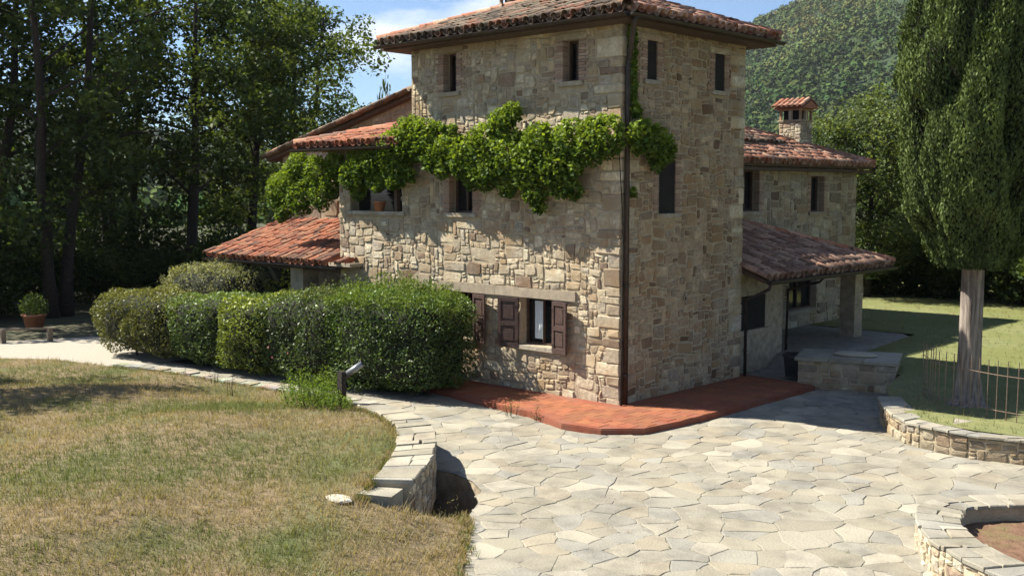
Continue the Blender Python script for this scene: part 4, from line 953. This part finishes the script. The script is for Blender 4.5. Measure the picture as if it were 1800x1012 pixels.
vb += [(-9.1, -.35, 5.3, .42, 0, -1), (-8.4, -.4, 5.05, .42, 0, -1), (-8.0, -.4, 5.35, .5, 0, -1), (-7.4, -.4, 5.5, .55, 0, -1), (-6.7, -.4, 5.6, .6, 0, -1), (-6.1, -.4, 5.9, .6, 0, -1), (-6.6, -.35, 5.15, .45, 0, -1), (-8.2, -.3, 4.65, .3, 0, -1), (-7.5, -.3, 4.95, .38, 0, -1),
        (-5.6, -.4, 5.85, .55, 0, -1), (-5.2, -.4, 5.5, .5, 0, -1), (-4.7, -.4, 5.55, .5, 0, -1), (-4.2, -.4, 5.4, .55, 0, -1), (-3.6, -.4, 5.65, .55, 0, -1), (-3.1, -.35, 6.1, .42, 0, -1), (-2.8, -.3, 6.35, .3, 0, -1), (-3.5, -.4, 5.1, .5, 0, -1), (-2.9, -.4, 5.4, .55, 0, -1), (-2.3, -.4, 5.2, .55, 0, -1),
        (-1.9, -.4, 5.6, .55, 0, -1), (-1.5, -.4, 5.2, .5, 0, -1), (-1.0, -.4, 5.7, .5, 0, -1), (-1.3, -.35, 4.8, .38, 0, -1), (-2.1, -.35, 4.7, .4, 0, -1), (-2.0, -.3, 4.35, .25, 0, -1), (-1.0, -.3, 4.65, .25, 0, -1), (-.5, -.4, 5.6, .5, 0, -1), (-.1, -.35, 5.75, .5, 0, -1), (-4.0, -.35, 4.95, .33, 0, -1), (-2.9, -.35, 4.75, .3, 0, -1)]
vb += [(.35, .25, 5.75, .5, 1, 0), (.35, .75, 5.65, .5, 1, 0), (.3, 1.2, 5.55, .4, 1, 0), (.3, .9, 5.3, .35, 1, 0), (.2, .25, 6.3, .22, 1, 0), (.12, .3, 4.6, .14, 1, 0)]
vb += [(.12, .22, 6.5 + .14 * i, .17, 1, 0) for i in range(11)]
vb = [(x, y, z, r * (.95 if x < .1 else .8), a, c) for x, y, z, r, a, c in vb]
for i in range(70):
    x = rnd.uniform(-8.6, 0); z = rnd.uniform(4.75, 5.9) + (.25 if x > -6.5 else -.1); vb.append((x, -.3 - rnd.uniform(0, .2), z, rnd.uniform(.1, .22), 0, -1))
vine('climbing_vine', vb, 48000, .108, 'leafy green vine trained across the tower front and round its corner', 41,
     [[(.09, -.02, .1), (.09, -.02, 2), (.09, -.02, 4), (.04, -.1, 5.4)], [(-.2, -.1, 5.4), (-3, -.14, 5.5), (-6, -.14, 5.6), (-9, -.12, 5.3), (-10.4, -.1, 5.0), (-12, .1, 4.8)], [(-.3, -.1, 5.5), (.1, .12, 5.7), (.08, .2, 7.9)]])

# trees
def make_tree(name, seed, H, base, cr, ncl, per, size, A, B, trunks=1, r0=.26, spread=1., lean=0.):
    g = np.random.default_rng(seed); root = empty(name, (0, 0, 0)); b = MB(); CC = []; up_ = []
    for t in range(trunks):
        a = 2 * pi * t / max(1, trunks) + g.uniform(0, 1); p = Vector((cos(a) * .35, sin(a) * .35, -.2)) if trunks > 1 else Vector((0, 0, -.2)); pts = [p.copy()]; rs = [r0 * 1.25]
        dx = Vector((cos(a), sin(a), 0)) * (.10 if trunks > 1 else .0) + Vector((lean, lean * .3, 0)); nseg = 9
        for i in range(nseg):
            p = p + Vector((dx.x + g.normal(0, .05), dx.y + g.normal(0, .05), 1)) * (H * .85 / nseg); pts.append(p.copy()); rs.append(r0 * (1 - .82 * (i + 1) / nseg))
        b.tube(pts, rs, 8)
        nl = max(6, int(ncl / trunks / 5))
        for k in range(nl):
            f = (k + g.uniform()) / nl; hz = base + (H * .85 - base) * f ** .9; fi = min(nseg - .01, max(0, hz / (H * .85) * nseg)); q = pts[int(fi)].lerp(pts[int(fi) + 1], fi % 1); aa = g.uniform(0, 2 * pi)
            prof = math.sin(pi * min(1, .18 + .72 * f)) ** .7; ln = cr * prof * g.uniform(.65, 1.1); d = Vector((cos(aa), sin(aa), g.uniform(.15, .7))).normalized()
            m1 = q + d * ln * .5 + Vector((0, 0, .2)); e = q + d * ln + Vector((0, 0, g.uniform(-.2, .5))); rr_ = r0 * .34 * (1 - .5 * f); b.tube([q, m1, e], [rr_, rr_ * .6, rr_ * .2], 5, cap=False)
            CC.append((e, ln)); 
            for z in range(4):
                s0 = q.lerp(e, g.uniform(.35, .95)); e2 = s0 + Vector(g.normal(0, 1, 3) * np.array([1, 1, .7])) * (ln * .24 + .3); b.tube([s0, e2], [rr_ * .3, .012], 4, cap=False); CC.append((e2, ln))
    b.build('trunk', M['bark'], root, True)
    C = []; T = []
    for (c, ln) in CC:
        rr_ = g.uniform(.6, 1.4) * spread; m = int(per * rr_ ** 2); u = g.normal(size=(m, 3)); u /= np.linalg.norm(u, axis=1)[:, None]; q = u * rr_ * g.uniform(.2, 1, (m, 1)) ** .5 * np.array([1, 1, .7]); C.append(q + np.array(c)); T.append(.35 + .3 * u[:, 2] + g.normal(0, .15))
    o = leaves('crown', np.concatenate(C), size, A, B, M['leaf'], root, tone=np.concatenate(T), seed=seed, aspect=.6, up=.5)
    return root
def copy_tree(src, loc, rz, sc=1., label=None, group=None):
    r = src.copy(); col.objects.link(r); r.location = loc; r.rotation_euler.z = rz; r.scale = (sc,) * 3
    if label: r['label'] = label
    if group: r['group'] = group
    for ch in src.children:
        c = ch.copy(); col.objects.link(c); c.parent = r; c.matrix_parent_inverse = Matrix.Identity(4)
    return r
def wpos(az_deg, r): d = az_dir(R(az_deg)); return (CX + d.x * r, CY + d.y * r, -.05)
DG = (.016, .026, .010), (.060, .080, .022)
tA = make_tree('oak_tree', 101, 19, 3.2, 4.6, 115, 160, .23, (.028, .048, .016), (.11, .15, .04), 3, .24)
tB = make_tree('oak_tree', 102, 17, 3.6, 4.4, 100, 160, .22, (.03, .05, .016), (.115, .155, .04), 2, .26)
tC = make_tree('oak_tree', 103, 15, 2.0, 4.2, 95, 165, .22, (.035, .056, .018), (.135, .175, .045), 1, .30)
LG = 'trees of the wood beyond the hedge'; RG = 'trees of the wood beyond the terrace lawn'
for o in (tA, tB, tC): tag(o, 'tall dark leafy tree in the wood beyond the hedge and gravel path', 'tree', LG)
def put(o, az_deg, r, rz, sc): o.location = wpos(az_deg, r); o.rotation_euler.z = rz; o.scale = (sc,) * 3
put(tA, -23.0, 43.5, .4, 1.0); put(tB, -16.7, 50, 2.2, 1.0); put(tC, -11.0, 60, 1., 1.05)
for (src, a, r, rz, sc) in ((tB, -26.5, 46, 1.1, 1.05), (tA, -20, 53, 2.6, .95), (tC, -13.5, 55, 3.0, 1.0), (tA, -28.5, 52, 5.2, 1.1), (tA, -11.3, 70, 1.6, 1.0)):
    copy_tree(src, wpos(a, r), rz, sc)
copy_tree(tC, (-15.6, -10.9, -.05), 2.2, .68, 'small leafy tree casting its shade on the near lawn').pop('group', None)
tA['label'] = 'tall dark many stemmed tree rising behind the terracotta pot'
tD = make_tree('broadleaf_tree', 104, 13, 1.8, 3.9, 150, 190, .2, (.045, .07, .026), (.17, .21, .075), 1, .26, lean=.03)
tag(tD, 'leafy green tree standing right behind the chimney wing', 'tree'); put(tD, 18.2, 45, .6, .68)
tE = make_tree('broadleaf_tree', 105, 15, 1.0, 4.4, 150, 190, .22, (.03, .05, .016), (.115, .155, .045), 1, .28)
tag(tE, 'dark leafy tree in the wood beyond the terrace lawn', 'tree', RG); put(tE, 24.2, 50, 2., .72)
for (a, r, rz, sc) in ((21.3, 52, 1., .5), (27.5, 44, 3., .9), (19.8, 55, 4., .5), (30.5, 40, 5, 1.0), (22.8, 60, 2.7, .6)): copy_tree(tE, wpos(a, r), rz, sc)
# undergrowth
def bush(name, seed, r, h, n, size, A, B):
    g = np.random.default_rng(seed); root = empty(name, (0, 0, 0)); C = []; b = MB()
    for k in range(16):
        a = g.uniform(0, 2 * pi); q = r * g.uniform(0, .8); z = h * g.uniform(.25, .85); m = n // 16; u = g.normal(size=(m, 3)); u /= np.linalg.norm(u, axis=1)[:, None]
        C.append(u * g.uniform(.3, 1, (m, 1)) ** .5 * r * .42 + np.array([q * cos(a), q * sin(a), z])); b.tube([(0, 0, 0), (q * cos(a) * .6, q * sin(a) * .6, z)], [.04, .015], 5, cap=False)
    b.build('stem', M['bark'], root); leaves('foliage', np.concatenate(C), size, A, B, M['leaf'], root, seed=seed, aspect=.55); return root
bA = bush('wild_bush', 201, 2.2, 2.6, 6000, .17, (.016, .028, .010), (.055, .085, .022)); tag(bA, 'dark wild bush under the trees at the edge of the wood', 'bush', 'wild bushes at the edge of the woods')
bA.location = wpos(-26, 44)
for (a, r, rz, sc) in ((-23.8, 47, 1, 1.0), (-21, 48, 2, .8), (-18.4, 46, 3, .8), (-28, 43, 4, 1.1), (-15, 47, 5, 1.0), (-12.5, 46, .5, 1.1), (17, 47, 1, 1.0), (18.6, 47, 2, .9), (20.2, 47.5, 3, 1.1), (-20, 52, 2, 1.1), (-24.5, 52, .2, 1.2), (-17, 54, 1.2, 1.1), (-27, 50, 1.2, 1.3), (-22.3, 56, 3.2, 1.3), (22, 46, 1.5, .9), (23.5, 46, 4, 1.1), (25.5, 45, 5, 1.1), (27.5, 44, 2, 1.1)): copy_tree(bA, wpos(a, r), rz, sc)
tag(bush('branching_bush', 202, 1.5, 1.5, 1800, .14, (.03, .05, .015), (.09, .12, .03)), 'small tree top showing above the gable roof ridge', 'tree')
bb_ = bpy.data.objects['branching_bush']; bb_.location = (-22, 22, 8.2); bb_.location = wpos(-6.7, 66); bb_.scale = (1, 1, 6.6)
bb_.name = 'slender_tree'

# cypress
def cypress():
    g = np.random.default_rng(77); base = Vector((5.97, 3.47, .42)); root = empty('cypress_tree', base, 'tall dense cypress with a bare pale trunk on the terrace lawn', 'tree')
    b = MB(); pts = []; n = 14; hs = [0, .08, .25, .6, 1.2, 1.9, 2.6, 3.3, 5, 9]; rs = [.40, .32, .255, .225, .205, .195, .19, .19, .17, .07]
    V_ = []
    for h, r in zip(hs, rs):
        for i in range(n):
            a = 2 * pi * i / n; rr_ = r * (1 + .09 * sin(a * 5 + h * .8) + .05 * sin(a * 9 + 1) + (.12 * sin(a * 3 + 2) if h < .3 else 0)); V_.append(base + Vector((rr_ * cos(a) + .01 * h, rr_ * sin(a), h)))
    b.add(V_, [(j * n + i, j * n + (i + 1) % n, (j + 1) * n + (i + 1) % n, (j + 1) * n + i) for j in range(len(hs) - 1) for i in range(n)]); b.build('trunk', M['cypbark'], root, True)
    H0, H1 = 2.75, 12.5
    def rad(z, a):
        t = (z - H0) / (H1 - H0)
        if t < .17: r = .62 + (t / .17) ** .7 * .66
        elif t < .35: r = 1.28 + .24 * (t - .17) / .18
        else: r = 1.52 * max(.02, 1 - ((t - .35) / .65) ** 1.7)
        p = Vector((cos(a) * 1.5, sin(a) * 1.5, z * .55)); r *= 1 + .16 * noise.noise(p * 1.1) + .21 * noise.noise(p * 2.4 + Vector((5, 5, 5))) + .11 * noise.noise(Vector((p.x * 5.5, p.y * 5.5, p.z * 3)))
        return r
    C = []; tone = []
    while len(C) < 150000:
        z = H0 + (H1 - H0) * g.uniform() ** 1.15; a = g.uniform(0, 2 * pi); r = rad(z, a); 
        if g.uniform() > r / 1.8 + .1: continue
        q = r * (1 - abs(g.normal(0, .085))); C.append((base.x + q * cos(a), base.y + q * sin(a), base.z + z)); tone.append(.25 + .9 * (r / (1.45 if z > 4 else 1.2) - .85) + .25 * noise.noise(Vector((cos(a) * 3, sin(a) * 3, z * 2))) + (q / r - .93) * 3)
    # sprays point up
    C = np.array(C); nl = len(C); t = np.stack([g.normal(0, .42, nl), g.normal(0, .42, nl), np.ones(nl)], 1); rad_ = C[:, :2] - np.array([base.x, base.y]); rad_ /= np.linalg.norm(rad_, axis=1)[:, None]; t[:, :2] += rad_ * .35
    t /= np.linalg.norm(t, axis=1)[:, None]; nn = np.concatenate([rad_, np.full((nl, 1), .35)], 1) + g.normal(0, .5, (nl, 3)); bz = np.cross(nn, t); bz /= np.linalg.norm(bz, axis=1)[:, None]; s = g.uniform(.022, .055, (nl, 1))
    V = np.stack([C - t * s, C + bz * s * .42, C + t * s, C - bz * s * .42], 1).reshape(-1, 3); k = np.clip(np.array(tone)[:, None] + g.normal(0, .12, (nl, 1)), 0, 1)
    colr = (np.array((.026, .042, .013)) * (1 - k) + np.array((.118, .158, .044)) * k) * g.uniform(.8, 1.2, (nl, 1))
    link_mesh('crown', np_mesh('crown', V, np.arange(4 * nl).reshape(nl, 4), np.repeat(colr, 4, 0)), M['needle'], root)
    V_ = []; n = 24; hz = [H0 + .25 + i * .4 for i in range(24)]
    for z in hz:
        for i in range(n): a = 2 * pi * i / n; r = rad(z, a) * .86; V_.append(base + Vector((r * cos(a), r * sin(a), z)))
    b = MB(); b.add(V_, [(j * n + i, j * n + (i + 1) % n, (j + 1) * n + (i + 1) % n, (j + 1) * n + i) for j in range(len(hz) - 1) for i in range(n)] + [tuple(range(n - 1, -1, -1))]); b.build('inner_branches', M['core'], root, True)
cypress()

# lawn grass: straw and green blades in patches
def grass(name, poly, zf, n, hgt, seed, label, dens=None, green=.5, far=60):
    g = np.random.default_rng(seed); xs = [p[0] for p in poly]; ys = [p[1] for p in poly]; P = []; T = []
    while len(P) < n:
        x, y = g.uniform(max(min(xs), -22), max(xs)), g.uniform(max(min(ys), -16), max(ys))
        dd = math.hypot(x - CX, y - CY)
        if g.uniform() > (13 / max(dd, 9)) ** 1.2: continue
        az_ = math.degrees(math.atan2(x - CX, y - CY)) + 42.95
        if abs(az_) > 29 or dd < 11 or not inside((x, y), poly): continue
        P.append((x, y, zf(x, y) - .005)); T.append(.55 + 2.3 * nz(x * .28, y * .28, 4) + 1.2 * nz(x * .9, y * .9, 8))
    P = np.array(P); T = np.clip(np.array(T)[:, None], 0, 1); k = 4; n = len(P)
    Q = np.repeat(P, k, 0) + np.concatenate([g.normal(0, .03, (n * k, 2)), np.zeros((n * k, 1))], 1); h = hgt * g.uniform(.35, 1.5, (n * k, 1)) * np.repeat(.7 + .9 * g.uniform(0, 1, (n, 1)) ** 4 * 2, k, 0); a = g.uniform(0, 2 * pi, (n * k, 1)); ln = g.uniform(.2, 1.0, (n * k, 1))
    tip = Q + np.concatenate([np.cos(a) * ln * h, np.sin(a) * ln * h, h], 1); sd_ = np.concatenate([-np.sin(a), np.cos(a), np.zeros_like(a)], 1) * .005
    V = np.stack([Q - sd_, Q + sd_, tip], 1).reshape(-1, 3)
    tt = np.clip(np.repeat(T, k, 0) + g.normal(0, .18, (n * k, 1)), 0, 1)
    colr = (np.array((.315, .25, .155)) * (1 - tt) + np.array((.135, .158, .062)) * tt) * g.uniform(.75, 1.3, (n * k, 1))
    o = link_mesh(name, np_mesh(name, V, np.arange(3 * n * k).reshape(-1, 3), np.repeat(colr, 3, 0)), M['grass']); tag(o, label, 'grass', kind='stuff')
grass('grass', LAWN, lawn_z, 42000, .055, 9, 'dry straw and green grass on the sloping front lawn')
grass('grass', TERR, terr_z, 9000, .07, 10, 'sunlit yellow green grass on the terrace lawn')

def edge_tufts(pts, n, seed, label):
    g = np.random.default_rng(seed); V = []; C = []; L_ = densify(pts, 6)
    for _ in range(n):
        i = g.integers(0, len(L_) - 1); p = L_[i].lerp(L_[i + 1], g.uniform()); p = Vector((p.x + g.normal(0, .05), p.y + g.normal(0, .05), 0)); z = lawn_z(p.x, p.y) - .01; c = np.array((.30, .23, .12)) * g.uniform(.6, 1.2) if g.uniform() < .55 else np.array((.12, .15, .05)) * g.uniform(.7, 1.3)
        for _k in range(int(g.integers(5, 11))):
            a = g.uniform(0, 2 * pi); h = g.uniform(.025, .11); q = Vector((p.x + g.normal(0, .025), p.y + g.normal(0, .025), z)); sd_ = Vector((-sin(a), cos(a), 0)) * .006; V += [q - sd_, q + sd_, q + Vector((cos(a) * h * .7, sin(a) * h * .7, h))]; C += [c] * 3
    o = link_mesh('grass_tufts', np_mesh('grass_tufts', np.array([v[:] for v in V]), np.arange(len(V)).reshape(-1, 3), np.array(C)), M['grass']); tag(o, label, 'grass', kind='stuff')
edge_tufts([(6.6, -11.4), (4.62, -9.2), (3.87, -8.4), (3.4, -7.86), (2.93, -7.5)], 190, 61, 'ragged grass tufts spilling over the drive edge')
edge_tufts([(2.3, -8.8), (1.95, -8.4), (1.25, -7.45), (.3, -6.48), (-.63, -5.82), (-1.6, -5.4), (-2.6, -5.14), (-3.9, -4.5), (-5.1, -3.8), (-7, -3.85), (-9, -4.02), (-11, -4.24), (-13.1, -4.7)], 700, 62, 'ragged grass tufts along the retaining wall and kerb')
# fern bush, weeds, lamp, small things
shoots('fern_bush', [(-3.95, -5.15, .38, .42, .85), (-3.5, -5.35, .45, .5, .85), (-3.0, -5.5, .5, .4, .6), (-2.6, -5.5, .52, .3, .38)], 52, .06, (.07, .12, .02), (.20, .29, .05), 'bright green feathery bush on the lawn beside the garden lamp', 'bush', 51)
shoots('weed_clump', [(-1.25, -1.95, .02, .16, .45), (-.6, -1.98, .02, .12, .3)], 12, .05, (.07, .08, .03), (.16, .17, .06), 'straggly weed clump in front of the terracotta patio', 'weed', 52)
shoots('dry_weed', [(-6.0, -5.6, .33, .10, .5)], 7, .045, (.10, .055, .03), (.2, .12, .06), 'thin dry brown weed standing alone on the lawn', 'weed', 53)
shoots('dry_weed', [(-8.6, -4.4, .12, .10, .45)], 7, .045, (.08, .06, .03), (.17, .12, .06), 'thin dry weed at the lawn edge by the hedge path', 'weed', 54)
shoots('pit_grass', [(2.55, -7.95, .02, .14, .5), (2.85, -7.6, 0., .12, .4)], 3, .05, (.16, .14, .06), (.3, .26, .12), 'tuft of tall dry grass at the rim of the drain pit', 'grass', 55, hgt=.6)
lp = empty('garden_lamp', (-2.72, -5.22, .5), 'garden spotlight with a silver tube head on a dark post', 'lamp')
b = MB(); b.box(-2.79, -2.65, -5.27, -5.16, .35, 1.18); b.build('post', M['bark'], lp)
b = MB(); b.tube([(-2.66, -5.14, 1.12), (-2.42, -4.95, 1.33)], .06, 12); b.build('lamp_head', M['lampmetal'], lp, True)
b = MB(); b.tube([(-2.70, -5.19, 1.02), (-2.56, -5.07, 1.16)], .03, 8); b.build('bracket', M['metal'], lp)
b = MB(); b.tube([(-2.414, -4.945, 1.335), (-2.404, -4.937, 1.344)], .05, 12); b.build('lens', M['glass'], lp)
def rockmesh(name, c, sx, sy, sz, m, label, cat, seed, group=None, c_=(1, 1, 1)):
    V_, F_ = ico(2); b = MB(); b.add([Vector((c[0] + q[0] * sx * (1 + .25 * nz(*(q * 1.7 + seed))), c[1] + q[1] * sy * (1 + .25 * nz(*(q * 1.7 + seed + 9))), c[2] + max(-.3, min(.35, q[2])) * sz * 2)) for q in V_], [tuple(f) for f in F_], c_); o = b.build(name, M[m], None); return tag(o, label, cat, group)
rockmesh('flat_stone', (2.02, -9.0, .41), .24, .15, .035, 'flag', 'single pale flat stone lying on the lawn by the wall end', 'stone', 3, c_=(.42, .39, .32))
fence = empty('iron_fence', (6, 2.5, .48), 'thin rusty iron rod fence beside the cypress trunk', 'fence')
fl = densify([(4.9, 3.9), (5.6, 2.95), (6.3, 2.62), (7.0, 2.35), (7.7, 2.3), (8.6, 2.6), (10, 3.1)], 6); acc = 0; last = None
pts = []
for i in range(len(fl) - 1):
    a, c = fl[i], fl[i + 1]; L_ = (c - a).length
    while acc < L_: pts.append(a.lerp(c, acc / L_)); acc += .2
    acc -= L_
for p in pts: b = MB(); b.tube([(p.x, p.y, .4), (p.x + rnd.gauss(0, .012), p.y, 1.55 + rnd.uniform(-.02, .03))], .009, 5); b.build('rod', M['iron'], fence)
for z in (.62, 1.28): b = MB(); b.tube([(p.x, p.y, z) for p in pts], .008, 5); b.build('rail', M['iron'], fence)
rf_ = empty('rail_fence', (-19.6, -4, 0), 'low weathered wooden rail beside the gravel path', 'fence')
for p in ((-19.3, -3.54), (-19.95, -4.7), (-20.9, -6.0)): b = MB(); b.box(p[0] - .07, p[0] + .07, p[1] - .07, p[1] + .07, -.05, .42, j=.01); b.build('post', M['oldwood'], rf_)
b = MB(); b.tube([(-19.25, -3.4, .4), (-20.0, -4.75, .42), (-21.0, -6.2, .4)], .04, 8); b.build('rail', M['oldwood'], rf_)
pr = empty('flower_pot', (-22.6, -2.6, 0), 'terracotta pot with a green plant near the trees', 'flower pot'); n = 16
b = MB(); prof = [(.0, 0), (.26, 0), (.36, .45), (.40, .45), (.40, .52), (.34, .52), (.30, .4)]
b.add([Vector((-22.6 + r_ * cos(2 * pi * i / n), -2.6 + r_ * sin(2 * pi * i / n), z)) for r_, z in prof for i in range(n)], [(j * n + i, j * n + (i + 1) % n, (j + 1) * n + (i + 1) % n, (j + 1) * n + i) for j in range(len(prof) - 1) for i in range(n)]); b.build('pot', M['pot'], pr, True)
g = np.random.default_rng(8); u = g.normal(size=(900, 3)); u /= np.linalg.norm(u, axis=1)[:, None]; leaves('plant', u * g.uniform(.2, .5, (900, 1)) + np.array([-22.6, -2.6, .75]), .09, (.03, .06, .015), (.11, .15, .04), M['leaf'], pr)
fp = empty('flower_pot', (-7.75, -.0, 4.14), 'small terracotta pot standing on the loggia sill', 'flower pot')
b = MB(); b.add([Vector((-7.75 + r_ * cos(2 * pi * i / n), .02 + r_ * sin(2 * pi * i / n), 4.117 + z)) for r_, z in [(.0, 0), (.11, 0), (.15, .2), (.17, .2), (.17, .26), (.14, .26), (.12, .2)] for i in range(n)], [(j * n + i, j * n + (i + 1) % n, (j + 1) * n + (i + 1) % n, (j + 1) * n + i) for j in range(6) for i in range(n)]); b.build('pot', M['pot'], fp, True)

# ------------------------------------------------------------------ haze
b = MB(); b.box(-2100, 2100, -2100, 2100, -3.6, 420)
hz_ = b.build('haze', None); hm = bpy.data.materials.new('haze'); hm.use_nodes = True; hn = hm.node_tree.nodes; hn.clear()
ho = hn.new('ShaderNodeOutputMaterial'); pv = hn.new('ShaderNodeVolumePrincipled'); pv.inputs['Color'].default_value = (.86, .92, 1, 1); pv.inputs['Density'].default_value = .00006; pv.inputs['Anisotropy'].default_value = .2
hm.node_tree.links.new(pv.outputs[0], ho.inputs['Volume']); hz_.data.materials.append(hm); tag(hz_, kind='stuff')
